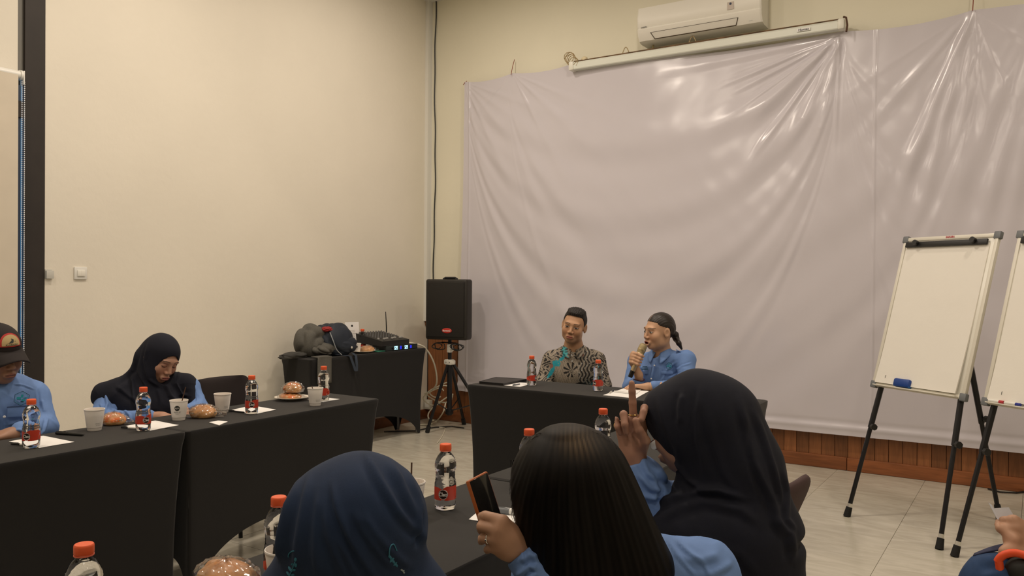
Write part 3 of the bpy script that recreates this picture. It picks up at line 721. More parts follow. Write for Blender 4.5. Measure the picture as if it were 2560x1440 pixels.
s2 = sheet([(312, 1066), (388, 1052), (447, 1063), (375, 1077)], TZ, 'white paper right of the navy-veiled woman\'s bottle', group=GP)
sheet([(572, 1027), (628, 1014), (690, 1024), (636, 1036)], TZ, 'white paper under the bottle near the empty black chair', group=GP)
sheet([(768, 999), (810, 994), (849, 998), (808, 1005)], TZ, 'white paper at the far end of the left tables', group=GP)
sheet([(1238, 962), (1268, 954), (1338, 959), (1300, 967)], TZ, 'white paper beside the black tablet sleeve', group=GP)
sheet([(1508, 988), (1560, 971), (1622, 978), (1590, 996)], TZ, 'lower white paper on the speakers\' table', t=.002, group=GP)
sheet([(1535, 980), (1568, 969), (1606, 972), (1590, 986)], TZ + .003, 'upper folded paper under the speaking woman\'s fingers', t=.002, group=GP, lift=.008)
sheet([(1172, 1299), (1212, 1265), (1330, 1276), (1300, 1320)], TZ, 'white paper under the hand that holds the phone', group=GP)
sheet([(523, 1056), (545, 1052), (569, 1054), (548, 1063)], TZ, 'small folded white card near the edge of the left table', name='paper_card', cat='card', t=.003)
def pen(a, b, z, lab, M1=None, M2=None, r=.0045):
    A = hz(*a, z + r); B = hz(*b, z + r); e = empty('pen', tuple((A + B) / 2), lab, 'pen', 'pens on the tables'); A = Vector(A) - e.location; B = Vector(B) - e.location
    M1 = M1 or BLACKP; M2 = M2 or M1
    mid = A.lerp(B, .42)
    MB().tube([A, A.lerp(B, .02), mid], [r * .8, r, r], 12).build('pen_cap', M1, e)
    MB().tube([mid, A.lerp(B, .92), B], [r * .92, r * .92, r * .3], 12).build('pen_barrel', M2, e)
    MB().tube([A.lerp(B, .02) + Vector((0, 0, r)), A.lerp(B, .34) + Vector((0, 0, r * 1.25))], .0012, 6).build('pen_clip', M1, e)
    return e
pen((28, 1109), (82, 1113), TZ + .002, 'pen with black cap lying on the leftmost sheet', BLACKP, WHITEP)
pen((140, 1082), (210, 1087), TZ, 'thick black marker pen lying between the two left places', r=.007)
pen((303, 1068), (345, 1071), TZ + .002, 'pen with black cap left of the woman\'s bottle', BLACKP, WHITEP)
pen((572, 1027), (612, 1031), TZ + .002, 'pen with black cap left of the third bottle', BLACKP, BLACKP)
pen((1282, 963), (1300, 960), TZ + .003, 'grey pen on the paper beside the black sleeve', GREYP, GREYP)
pen((1524, 983), (1534, 975), TZ, 'silver-capped pen left of the speaking woman\'s papers', ALU, BLACKP, r=.006)
pen((1243, 1275), (1318, 1284), TZ + .002, 'grey and white marker pen on the paper under the phone', GREYP, WHITEP, r=.009)
# tablet sleeve
P = [hz(x, y, TZ + .012) for x, y in ((1198, 955), (1240, 944), (1318, 949), (1258, 960))]
c = sum(P) / 4; mb = MB(); vs = [(p[0] - c[0], p[1] - c[1], z) for z in (0, .014) for p in P]
mb.add(vs, [(3, 2, 1, 0), (4, 5, 6, 7), (0, 1, 5, 4), (1, 2, 6, 5), (2, 3, 7, 6), (3, 0, 4, 7)])
e = empty('tablet_case', (c[0], c[1], TZ + .001), 'flat black tablet sleeve at the left end of the speakers\' table', 'case'); mb.build('case_body', mat('black_leather', (.012, .01, .01), .5, bump=(300, .3, .001)), e, smooth=0)
MB().tube([vs[4], vs[5], vs[6], vs[7], vs[4]], .002, 6).build('zip_edge', BLACKP, e)

# ================================================================== CHAIRS
CHF = mat('dark_brown_fabric', lin((38, 30, 30)), .85, noise=(300, .1)); CHF2 = mat('brown_fabric', lin((70, 50, 50)), .8, noise=(300, .1))
def chair(loc, rz, lab, M, w_=.44, top=.88, rec=.10, curv=.05):
    e = empty('chair', loc, lab, 'chair', 'padded conference chairs', rz=rz)
    # local: faces +y; back at -y
    MB().box((0, 0, .45), (w_, .43, .06), .025).build('seat', M, e)
    P = []
    for side in (0, 1):
        rows = []
        for i in range(22):
            v = .5 - .5 * math.cos(PI * i / 21); z = .56 + (top - .56) * v
            hh = top - .56; ez = min(v, 1 - v) * hh; rc = .075; ww = w_ / 2 - (rc - math.sqrt(max(0, rc * rc - (rc - ez) ** 2)) if ez < rc else 0)
            row = []
            for j in range(17):
                u = j / 16 * 2 - 1
                th = .028 * max(0, 1 - abs(u) ** 8) ** .5 * max(0, 1 - (abs(2 * v - 1)) ** 8) ** .5
                y = -.22 + .10 * .3 * 0 - rec * (z - .56) - curv * (1 - u * u) + (th if side else -th) * .75
                row.append((ww * u, y, z))
            rows.append(row)
        P.append(rows)
    MB().grid(P[0]).grid(P[1][::-1]).build('backrest', M, e, smooth=60)
    for sx in (-1, 1):
        MB().tube([(sx * (w_ / 2 - .03), -.17, .43), (sx * (w_ / 2 - .03), -.225, .5), (sx * (w_ / 2 - .05), -.23 - rec * .08, .64)], .011, 8).build('back_support', BLACKM, e)
        MB().tube([(sx * (w_ / 2 - .03), .16, .43), (sx * (w_ / 2), .21, .011)], .011, 8).build('leg', BLACKM, e)
        MB().tube([(sx * (w_ / 2 - .03), -.16, .43), (sx * (w_ / 2), -.24, .011)], .011, 8).build('leg', BLACKM, e)
    return e
q = hx(566, 1000, -4.02)
chair((q[0] + .16, q[1] + .03, 0), -PI / 2 + .04, 'empty dark chair behind the left tables, right of the navy-veiled woman', CHF, .47, .835)

# ================================================================== PA SPEAKER ON STAND
sp = hy(1122, 770, 6.1)
sx_, sy_ = sp[0], 6.12
st = empty('speaker_stand', (sx_, sy_, 0), 'black tripod stand with white clamps under the loudspeaker', 'stand')
zt = hy(1122, 905, 6.12)[2]; zb_ = hy(1122, 848, 6.12)[2]
MB().tube([(0, 0, .16), (0, 0, zt + .02)], .024, 14).build('lower_tube', BLACKM, st)
MB().tube([(0, 0, zt - .05), (0, 0, zb_ + .04)], .018, 14).build('upper_tube', BLACKM, st)
CLW = mat('worn_white_clamp', (.72, .70, .64), .5, noise=(30, .15))
MB().box((0, 0, zt), (.075, .06, .05), .008).box((-.035, 0, zt + .0), (.045, .04, .045), .01).box((.035, 0, zt), (.045, .04, .045), .01).build('clamp_collar', CLW, st)
MB().box((0, -.0, zb_ - .085), (.042, .045, .08), .008).build('clamp_collar', CLW, st)
MB().tube([(.02, -.02, zb_ - .09), (.055, -.03, zb_ - .09)], .006, 8).ell((.06, -.032, zb_ - .09), (.012, .012, .016)).build('clamp_knob', CLW, st)
mb = MB()
for dx, dz in ((-.02, .01), (.02, .01)): mb.ell((dx, -.031, zt + dz - .01), (.005, .004, .005), 8, 6)
mb.build('rivet', mat('dark_rivet', (.1, .09, .08), .5), st)
legdirs = []
for fx, fy in ((1068, 1082), (1172, 1040)):
    f = hz(fx, fy, 0); legdirs.append((f[0] - sx_, f[1] - sy_))
legdirs = [legdirs[0], (.42, .16), (-.12, .40)]
for dx, dy in legdirs:
    l_ = MB().tube([(dx * .07, dy * .07, zt - .01), (dx * .96, dy * .96, .045)], .015, 10).build('leg', BLACKM, st)
    MB().tube([(dx * .93, dy * .93, .06), (dx, dy, .002)], .021, 10).build('rubber_foot', RUBBER, l_)
    MB().tube([(dx * .58, dy * .58, zt * .42), (dx * .02, dy * .02, .20)], .006, 6).build('brace', BLACKM, st)
MB().box((0, 0, .19), (.06, .06, .05), .01).build('brace_collar', BLACKM, st)
mb = MB()
for k, (cx, rr) in enumerate(((-.115, .05), (-.08, .06), (.115, .06), (.14, .05), (.10, .045))):
    pts = [(cx + rr * 1.1 * math.cos(t + k), -.02 + .012 * math.sin(3 * t + k), zb_ - .065 + rr * .55 * math.sin(t + k)) for t in np.linspace(0, 2 * PI * .95, 22)]; mb.tube(pts, .005, 6)
mb.tube([(-.07, 0, zb_ - .03), (.10, 0, zb_ - .03)], .006, 6)
tag(mb.build('cable_bundle', BLACKP, loc=(sx_, sy_ - .03, 0)), 'coiled black cable hanging below the loudspeaker', 'cable')
ztop = hy(1122, 698, 6.0)[2]; H = ztop - zb_; Wd = hy(1166, 770, 5.96)[0] - hy(1073, 770, 5.96)[0]
spk = empty('loudspeaker', (sx_, sy_, zb_), 'black plastic loudspeaker with red oval badge on the tripod stand', 'speaker', rz=math.radians(14))
pr = []; wf, wbk, dp = Wd / 2 * .98, Wd / 2 * .72, .27
mb = MB(); bm = bmesh.new()
vs = [bm.verts.new(p) for p in ((-wf, -.10, 0), (wf, -.10, 0), (wf, .02, 0), (wbk, dp - .10, 0), (-wbk, dp - .10, 0), (-wf, .02, 0))]
fc = bm.faces.new(vs); r_ = bmesh.ops.extrude_face_region(bm, geom=[fc]); bmesh.ops.translate(bm, vec=(0, 0, H), verts=[v for v in r_['geom'] if isinstance(v, bmesh.types.BMVert)])
bmesh.ops.recalc_face_normals(bm, faces=bm.faces); bmesh.ops.bevel(bm, geom=list(bm.edges), offset=.022, segments=4, profile=.5, affect='EDGES'); bm.verts.index_update()
mb.add([tuple(v.co) for v in bm.verts], [tuple(v.index for v in f.verts) for f in bm.faces]); bm.free()
SPK = mat('speaker_shell', lin((37, 34, 30)), .55, bump=(400, .3, .001))
mb.build('speaker_shell', SPK, spk, smooth=45)
MB().box((0, -.108, H * .5), (Wd * .86, .014, H * .90), .006).build('grille', mat('speaker_grille', lin((30, 27, 23)), .75, noise=(500, .35), bump=(600, .6, .002)), spk)
bd = MB().ell((0, 0, 0), (.050, .006, .024), 28, 12).build('badge', mat('red_badge', (.50, .03, .02), .3), spk, loc=(.018, -.116, H * .155))
mb = MB(); flat_text(mb, 'Baretone', .021, (0, -.0068, 0), (1, 0, 0), (0, 0, 1), .0006, .0004); mb.build('lettering', LABW, bd, smooth=0)
MB().tube([(-.07, .0, H - .002), (-.05, .0, H + .012), (.05, .0, H + .012), (.07, .0, H - .002)], .012, 10).build('carry_handle', BLACKP, spk)

# ================================================================== THINGS ON THE EQUIPMENT TABLE
def av(px, py, z=AVZ): return hz(px, py, z)
pc = np.array([-4.905, 5.205, AVZ]); plate(pc + np.array([0, 0, 0]), 'white plate with a cup and a bun on the equipment table', 1.05)
cc = make_cup((pc[0] - .01, pc[1] - .050, AVZ + .0075), 'white logo cup on the plate on the equipment table', face_cam(pc) - .1); cc.scale = (.85, .85, .85)
e = empty('wrapped_bun', (pc[0] + .01, pc[1] + .058, AVZ + .009), 'golden wrapped bun on the plate beside the mixer', 'bread', 'wrapped snack buns', rz=.9); bun(e, (0, 0, 0), (.064, .045, .032), 21, cup=False, topping=False); wrapper(e, (0, 0, 0), (.067, .047, .033), 21, tails=((.9, .45),))
q = hx(906, 845, -5.07); b5 = add_bottle(np.array([q[0], q[1], AVZ]), 120, 'water bottle behind the plate on the equipment table')
# standing menu card
q = av(893, 880); e = empty('menu_card', (-5.115, q[1] + .06, AVZ), 'white standing card with printed lines behind the backpack', 'card', rz=-.35)
MB().box((0, 0, .13), (.003, .135, .255)).build('card_panel', PAPER, e, smooth=0).rotation_euler = (0, -.12, 0)
mb = MB(); mb.lathe([(0, 0), (.010, 0)], 16, c=(0, 0, 0)); o = mb.build('card_logo', INK, e, smooth=0, loc=(-.0245, 0, .222)); o.rotation_euler = (0, PI / 2 - .12, 0)
mb = MB()
for k in range(11): mb.box((.0, .012 * ((k * 7) % 3 - 1), .185 - k * .014), (.001, .075 - .012 * ((k * 5) % 3), .003))
o = mb.build('printed_lines', mat('print_grey', (.45, .43, .40), .8), e, smooth=0, loc=(.0025, 0, 0)); o.rotation_euler = (0, -.12, 0)
# receiver with two lit displays
a = av(978, 884); b_ = av(1046, 878)
rc = empty('wireless_receiver', (-4.90, 5.30, AVZ), 'dark wireless microphone receiver with glowing blue and white displays', 'receiver', rz=0.0); rc.location = (-4.935, 5.64, AVZ)
rx = -4.90; d_ = .21
MB().box((0, 0, .0255), (d_, .43, .044), .003).build('receiver_body', mat('receiver_shell', (.035, .035, .038), .4), rc)
MB().box((d_ / 2 + .004, 0, .025), (.006, .43, .046), .001).build('front_panel', mat('receiver_front', (.02, .028, .028), .25), rc)
LEDW = mat('display_white', (.3, .6, .8), .4, emit=((.45, .80, 1.0), 2.2)); LEDB = mat('display_blue', (.01, .01, .3), .4, emit=((.02, .03, 1.0), 2.6))
for y0 in (-.085, .055):
    MB().box((d_ / 2 + .008, y0, .026), (.002, .042, .032)).build('display', LEDW, rc, smooth=0)
    MB().box((d_ / 2 + .0095, y0 + .004, .018), (.001, .02, .006)).box((d_ / 2 + .0095, y0 - .008, .032), (.001, .012, .008)).build('display_mark', mat('display_dark', (.02, .05, .08), .3), rc, smooth=0)
    mb = MB()
    for k in (-1, 1): mb.tube([(d_ / 2 + .009, y0 + .065 + .007 * math.cos(t), .026 + k * .0065 + .0065 * math.sin(t)) for t in np.linspace(0, 2 * PI, 13)], .002, 6)
    mb.build('channel_digit', LEDB, rc)
    MB().tube([(d_ / 2 + .006, y0 - .045, .026), (d_ / 2 + .022, y0 - .045, .026)], .010, 12).build('volume_knob', BLACKP, rc)
MB().tube([(-.09, .12, .045), (-.09, .12, .08)], .004, 8).build('aerial_base', BLACKP, rc)
# mixer on top of it
mx = empty('audio_mixer', (-4.965, 5.56, AVZ + .05), 'black audio mixer with rows of knobs resting on the receiver', 'mixer', rz=.05)
mb = MB(); mb.add([(-.17, -.20, .02), (.13, -.20, .0), (.15, .17, .0), (-.17, .17, .02), (-.17, -.20, .105), (.14, -.20, .045), (.15, .17, .045), (-.17, .17, .105)], [(3, 2, 1, 0), (4, 5, 6, 7), (0, 1, 5, 4), (1, 2, 6, 5), (2, 3, 7, 6), (3, 0, 4, 7)]); 
mb.build('mixer_body', mat('mixer_black', (.018, .018, .018), .5), mx, smooth=0)
kn = None; fad = None
for i in range(7):
    for j in range(9):
        x = -.15 + i * .030; y = -.165 + j * .038; z = .105 - (x + .17) / .31 * .06
        if kn is None: kn = MB().lathe([(0, .014), (.0052, .014), (.006, .012), (.0072, .001)], 10).build('knob', mat('knob_grey', (.12, .12, .12), .4), mx, loc=(x, y, z)); 
        else: place(kn, 'knob', mx, (x, y, z))
for j in range(9):
    y = -.165 + j * .038; z = .105 - (.085 + .17) / .31 * .06
    if fad is None: fad = MB().box((0, 0, .008), (.018, .012, .014), .002).build('fader', mat('fader_light', (.45, .44, .42), .4), mx, loc=(.085 + .02 * ((j * 5) % 3 - 1), y, z))
    else: place(fad, 'fader', mx, (.085 + .012 * ((j * 5) % 3 - 1), y, z))
t0 = hx(978, 812, -5.0)
an = MB().tube([(0, 0, 0), (0, 0, .05), (-.004, -.008, .20)], [.006, .0055, .0035], 10).build('antenna', BLACKP, mx, loc=(-.09, .14, .09))
tag(MB().tube(smooth_path([(-5.13, 5.37, .915), (-5.15, 5.31, .95), (-5.17, 5.22, .985), (-5.18, 5.14, .97), (-5.19, 5.10, .93)]), .005, 6).build('black_cable', BLACKP), 'short black cable arching from the back of the mixer', 'cable')
q = np.array([-4.86, 5.37]); tag(MB().box((0, 0, .006), (.07, .10, .010), .004).build('green_pouch', mat('green_plastic', (.04, .20, .13), .4), loc=(q[0], q[1], AVZ + .001)), 'small green packet lying in front of the receiver', 'packet')

# cloth lumps by noise-displaced lattices
def lump(name, parent, c, r, M, seed, amp=.12, flat=0.0, R=None, n=56, m_=36, freq=3.0, folds=6):
    rg = np.random.default_rng(seed); ph = rg.uniform(0, 6, 12); dirs = rg.normal(size=(folds, 3)); V = []
    for i in range(m_ + 1):
        th = PI * i / m_
        for k in range(n):
            a = 2 * PI * k / n; d = np.array([math.sin(th) * math.cos(a), math.sin(th) * math.sin(a), math.cos(th)]); q = 1.0
            for f_ in range(folds):
                s_ = d @ dirs[f_] * freq + ph[f_] + .7 * math.sin(d @ dirs[(f_ + 1) % folds] * 3 + ph[f_ + 3]); q -= amp / folds * 2.2 * (1 - abs(math.sin(s_))) ** 2
            p = d * q * np.array(r)
            if R is not None: p = np.array(R @ Vector(p))
            V.append((p[0], p[1], max(p[2], -flat) if flat else p[2]))
    fs = [(i * n + k, (i + 1) * n + k, (i + 1) * n + (k + 1) % n, i * n + (k + 1) % n) for i in range(m_) for k in range(n)]
    mb = MB(); mb.add(V, fs); return mb.build(name, M, parent, smooth=180, loc=c)
GREYC = mat('grey_jersey', lin((92, 90, 84)), .9, noise=(120, .12), bump=(500, .3, .001)); GREYD = mat('dark_grey_jersey', lin((66, 65, 62)), .9, noise=(120, .1))
NAVYC = mat('navy_nylon', lin((34, 42, 54)), .6, bump=(90, .3, .003)); NAVYW = mat('navy_webbing', lin((50, 60, 74)), .7); REDC = mat('red_lining', lin((150, 40, 40)), .7)
jx, jy = -4.99, 4.71
jk = empty('jacket', (jx, jy, AVZ), 'grey jersey jacket heaped at the left end of the equipment table', 'jacket')
lump('jacket_body', jk, (-.02, .0, .125), (.135, .15, .150), GREYC, 3, .26, flat=.122, freq=1.7, folds=4)
lump('jacket_fold', jk, (.07, .05, .06), (.09, .13, .06), GREYC, 5, .30, flat=.058, freq=1.8, folds=4)
lump('sleeve', jk, (-.0, -.20, .022), (.06, .16, .034), GREYD, 8, .2, flat=.02, freq=1.5, folds=3)
P = [[(.196 + .004 * math.sin(j * .8) + (.01 if i == 0 else .006), -.135 + .075 * 2 * j / 12 - .01 * v_ * 0, .012 - v_ * .21) for j in range(13)] for i, v_ in enumerate(np.linspace(0, 1, 10))]
P = [[(.13 + .0 * j, p[1], .014) for j, p in enumerate(P[0])]] + [[(.165, p[1], .012) for p in P[0]]] + P
MB().grid(P).build('hanging_sleeve', GREYC, jk, smooth=60).modifiers.new('solid', 'SOLIDIFY').thickness = .006
bx, by = -4.93, 4.92
bp_ = empty('backpack', (bx, by, AVZ), 'dark navy backpack with red lining slumped beside the grey jacket', 'backpack')
lump('pack_body', bp_, (.0, 0, .125), (.125, .18, .158), NAVYC, 12, .18, flat=.122, freq=1.5, folds=4)
lump('top_flap', bp_, (-.03, -.06, .22), (.10, .12, .05), NAVYC, 14, .22, freq=1.8, folds=4)
lump('front_pocket', bp_, (.065, .04, .085), (.065, .13, .085), NAVYC, 16, .12, flat=.083, freq=1.6, folds=3)
lump('lining', bp_, (.02, -.125, .225), (.05, .055, .024), REDC, 17, .2)
mb = MB()
def strap(pts, w_, axis=(0, 1, 0), t=.004):
    ax = Vector(axis); P1 = [[tuple(Vector(p) - ax * w_ / 2), tuple(Vector(p) + ax * w_ / 2)] for p in pts]; P2 = [[tuple(Vector(q) + Vector((t, 0, -t * .3))) for q in r] for r in P1]
    mb.grid(P1); mb.grid(P2[::-1]); 
edge_x = AX1 - bx + .012
strap([(.10, -.10, .02), (edge_x - .04, -.02, .008), (edge_x, .02, .0), (edge_x + .006, .05, -.07), (edge_x + .008, .072, -.125), (edge_x + .008, .088, -.13), (edge_x + .006, .092, -.08), (edge_x, .085, .0), (.11, .08, .02)], .028)
mb.build('shoulder_strap', NAVYW, bp_, smooth=60)
MB().tube(smooth_path([(.06, -.13, .20), (.105, -.14, .14), (.118, -.11, .06), (.125, -.06, .015)]), .004, 6).build('piping', mat('grey_piping', (.3, .32, .34), .6), bp_)
MB().ell((.128, .055, .068), (.004, .010, .010), 14, 8).build('round_badge', mat('badge_white', (.7, .66, .58), .5), bp_)

# thick white cable coiled between the equipment table and the stand
mb = MB(); q0 = (-4.83, 5.42, .85)
ax = lambda px, py, y: (max(hy(px, py, y)[0], XL + .04), y, hy(px, py, y)[2])
mb.tube(smooth_path([(-5.0, 5.72, .87), ax(1048, 862, 5.95), ax(1068, 876, 6.05), ax(1084, 905, 6.13), ax(1091, 935, 6.2), ax(1091, 960, 6.25), ax(1080, 975, 6.3), ax(1062, 985, 6.32)]), .008, 8)
for k, (cx, cy, rx_, ry_) in enumerate(((1100, 985, 32, 20), (1084, 992, 26, 20), (1098, 975, 24, 17), (1100, 1020, 30, 30))):
    mb.tube([ax(cx + rx_ * math.cos(t + .3 * k), cy + ry_ * math.sin(t) + 4 * math.sin(2 * t), 6.36 + .05 * math.sin(t + k)) for t in np.linspace(.4 * k, .4 * k + 5.3, 26)], .0065, 7)
fl = lambda px, py: (max(hz(px, py, .008)[0], XL + .03), hz(px, py, .008)[1], .008)
mb.tube(smooth_path([ax(1114, 1008, 6.36), ax(1108, 1030, 6.33), fl(1092, 1052), fl(1076, 1060), fl(1050, 1062)]), .0065, 7)
mb.tube(smooth_path([fl(1098, 1068), fl(1112, 1070), fl(1110, 1080), fl(1103, 1094), fl(1092, 1108)]), .003, 6)
tag(mb.build('white_cable', mat('white_cable_rubber', (.78, .74, .60), .5)), 'thick white cable looping from the mixer to the floor by the stand', 'cable')
tag(MB().tube([fl(960, 1079), fl(1000, 1078), fl(1040, 1077), fl(1062, 1072), fl(1090, 1068), fl(1130, 1066), fl(1160, 1070)], .006, 6).build('black_cable', BLACKP), 'black cable lying on the floor past the tripod feet', 'cable')
tag(MB().tube([fl(2470, 1222), fl(2500, 1230), fl(2540, 1232), fl(2570, 1228), fl(2620, 1226)], .006, 6).build('black_cable', BLACKP), 'black cable on the floor along the wooden skirting at right', 'cable')
sb = empty('socket_box', (XL + .05, YB - .045, .15), 'small white box low in the corner behind the coiled white cable', 'socket')
MB().box((0, 0, 0), (.075, .05, .095), .006).build('box_shell', mat('pail_white', (.62, .61, .52), .5), sb); MB().box((0, -.026, .0), (.05, .004, .06), .002).build('socket_face', WHITEP, sb)

# ================================================================== FLIP CHARTS
def easel(f1, f2, rear, z0, z1, board_w, off, lean, lab, sheet_lab, eraser=True, markers=False, ext=0.02):
    f1 = Vector(f1); f2 = Vector(f2); e_ = (f2 - f1); e_.z = 0; ex = e_.normalized(); nb = Vector((-ex.y, ex.x, 0))
    if nb.y < 0: nb = -nb
    up = nb * math.sin(lean) + Vector((0, 0, math.cos(lean)))
    n = ex.cross(up)
    if n.y > 0: n = -n                              # towards the room
    root = empty('flip_chart', (f1 + f2) / 2, lab, 'flip chart', 'flip chart easels by the banner')
    O = (f1 + f2) / 2; g = lambda s, t, d=0: (ex * s + up * t + n * d)
    t0, t1 = z0 / math.cos(lean), z1 / math.cos(lean); hwid = board_w / 2; cx = off
    R = Matrix((ex, up, n)).transposed()
    def bx_(s, t, d, w_, h_, th, bev=0): return MB().box(g(s, t, d), (w_, h_, th), bev, R=R)
    bx_(cx, (t0 + t1) / 2, 0, board_w, t1 - t0, .012, .002).build('board', mat('whiteboard', (.78, .76, .68), .3), root)
    fr = mat('easel_frame_white', (.72, .69, .60), .35)
    for s in (-1, 1): bx_(cx + s * hwid, (t0 + t1) / 2, 0, .022, t1 - t0, .024, .004).build('frame_side', fr, root)
    for t in (t0, t1): bx_(cx, t, 0, board_w, .024, .024, .004).build('frame_rail', fr, root)
    for s in (-1, 1):
        for t in (t0, t1): bx_(cx + s * hwid, t, 0.001, .042, .044, .030, .006).build('corner_cap', GREYP, root)
    pt_ = t1 - .045
    rows = []
    for i in range(26):
        v = i / 25; row = []
        for j in range(13):
            u = j / 12; s = (u - .5) * (board_w - .055) + cx - .008
            bulge = .010 + .012 * v ** 4 + .0012 * math.sin(u * 9 + v * 7) * v + (.008 * v ** 3 if u > .95 else 0)
            row.append(g(s, pt_ - v * (pt_ - t0 - .012) , bulge + .002))
        rows.append(row)
    bot = [[p - n * .008 for p in r] for r in rows]
    mb = MB().grid(rows).grid([r[::-1] for r in bot]).grid([rows[-1], bot[-1]]).grid([[r[0] for r in rows], [r[0] for r in bot]]).grid([[r[-1] for r in bot], [r[-1] for r in rows]])
    pd = mb.build('paper_pad', mat('flip_paper', (.84, .81, .74), .8, bump=(9, .25, .01)), root, smooth=60)
    mb = MB().tube([g(cx - .22, t0 + .045, .0255), g(cx - .222, t0 + .06, .0252), g(cx - .217, t0 + .062, .0252)], .001, 5); mb.build('pen_mark', INK, root)
    bx_(cx - .01, pt_ + .005, .022, board_w - .065, .034, .014, .003).build('clamp_bar', BLACKP, root)
    for s in (-1, 1):
        mb = MB().tube([g(cx - .01 + s * (hwid - .115), pt_ + .012, .028), g(cx - .01 + s * (hwid - .115), pt_ + .012, .05)], .017, 14); mb.build('clamp_knob', BLACKP, root)
    bx_(cx + .0, t0 - .006, .022, board_w - .05, .006, .045, .001).build('pen_tray', fr, root)
    mb = MB(); flat_text(mb, 'SAKURA', .016, g(cx + .01, t1 + .002, .0135), ex, up, 0, .0006); mb.build('lettering', mat('red_print', (.45, .03, .05), .5), root, smooth=0)
    # legs
    for k, f in ((-1, f1), (1, f2)):
        foot = f - O; top = g(cx + k * (hwid - .05), t0 + .25, -.02); ft = Vector((foot.x, foot.y, 0))
        d = (top - ft)
        lg = MB().tube([ft + d * .52, top], .0165, 10).build('leg', BLACKM, root)
        MB().tube([ft + d * .03, ft + d * .56], .013, 10).build('inner_tube', BLACKM, lg)
        MB().tube([ft + d * .055, ft + d * .075], .0145, 10).build('steel_ring', ALU, lg)
        MB().tube([ft, ft + d * .055], [.022, .018], 12).build('rubber_foot', RUBBER, lg)
        kp = ft + d * .53; kx = ex * .03 - nb * .012
        MB().tube([kp, kp + kx], .007, 8).tube([kp + kx * .8, kp + kx * 1.5], .020, 7).build('leg_knob', BLACKP, lg)
    rf_ = Vector(rear) - O; top = g(cx + .02, t1 - .15, -.03); d = top - rf_
    lg = MB().tube([rf_ + d * .38, top], .0165, 10).build('leg', BLACKM, root)
    MB().tube([rf_ + d * .03, rf_ + d * .42], .013, 10).build('inner_tube', BLACKM, lg)
    MB().tube([rf_, rf_ + d * .06], [.022, .018], 12).build('rubber_foot', RUBBER, lg)
    kp = rf_ + d * .40; MB().tube([kp, kp + ex * .035], .007, 8).tube([kp + ex * .028, kp + ex * .048], .020, 7).build('leg_knob', BLACKP, lg)
    if eraser:
        P0 = O + g(cx - .085, t0 + .028, .026)
        er = empty('board_eraser', P0, 'blue board eraser resting on the tray of the left flip chart', 'eraser')
        MB().box((0, 0, 0), (.115, .05, .036), .012, R=R).build('eraser_body', mat('blue_plastic', (.012, .055, .26), .4), er)
        MB().box(tuple(n * -.006 - up * .020), (.112, .008, .034), .002, R=R).build('felt_pad', mat('blue_felt', (.02, .12, .35), .9), er)
    if markers:
        for k, (cl, nm) in enumerate((((.45, .03, .04), 'red-capped marker on the tray of the right flip chart'), ((.02, .03, .25), 'blue-capped marker on the tray of the right flip chart'))):
            P0 = O + g(cx - .235 + k * .09, t0 + .005, .036); mk = empty('marker_pen', P0, nm, 'marker')
            MB().tube([tuple(ex * -.04), tuple(ex * .02)], .008, 10).build('marker_barrel', WHITEP, mk); MB().tube([tuple(ex * .02), tuple(ex * .045)], .009, 10).build('marker_cap', mat('cap%d' % k, cl, .4), mk)
    return root
f1, f2, f3 = hz(2117, 1291, 0), hz(2348, 1373, 0), hz(2500, 1300, 0)
easel(f1, f2, f3, .80, 1.705, .625, -.030, math.radians(16), 'left flip chart with blank white paper and a blue eraser on its tray', '')
g1 = hz(2386, 1391, 0); g2 = g1 + (f2 - f1) / np.linalg.norm(f2 - f1) * .66
exd = (f2 - f1) / np.linalg.norm(f2 - f1); nbd = np.array([-exd[1], exd[0], 0]); nbd = nbd if nbd[1] > 0 else -nbd
easel(g1, g2, g1 + exd * .33 + nbd * 1.0, .80, 1.70, .63, -.020, math.radians(16), 'right flip chart, cut by the picture edge, markers on its tray', '', eraser=False, markers=True)

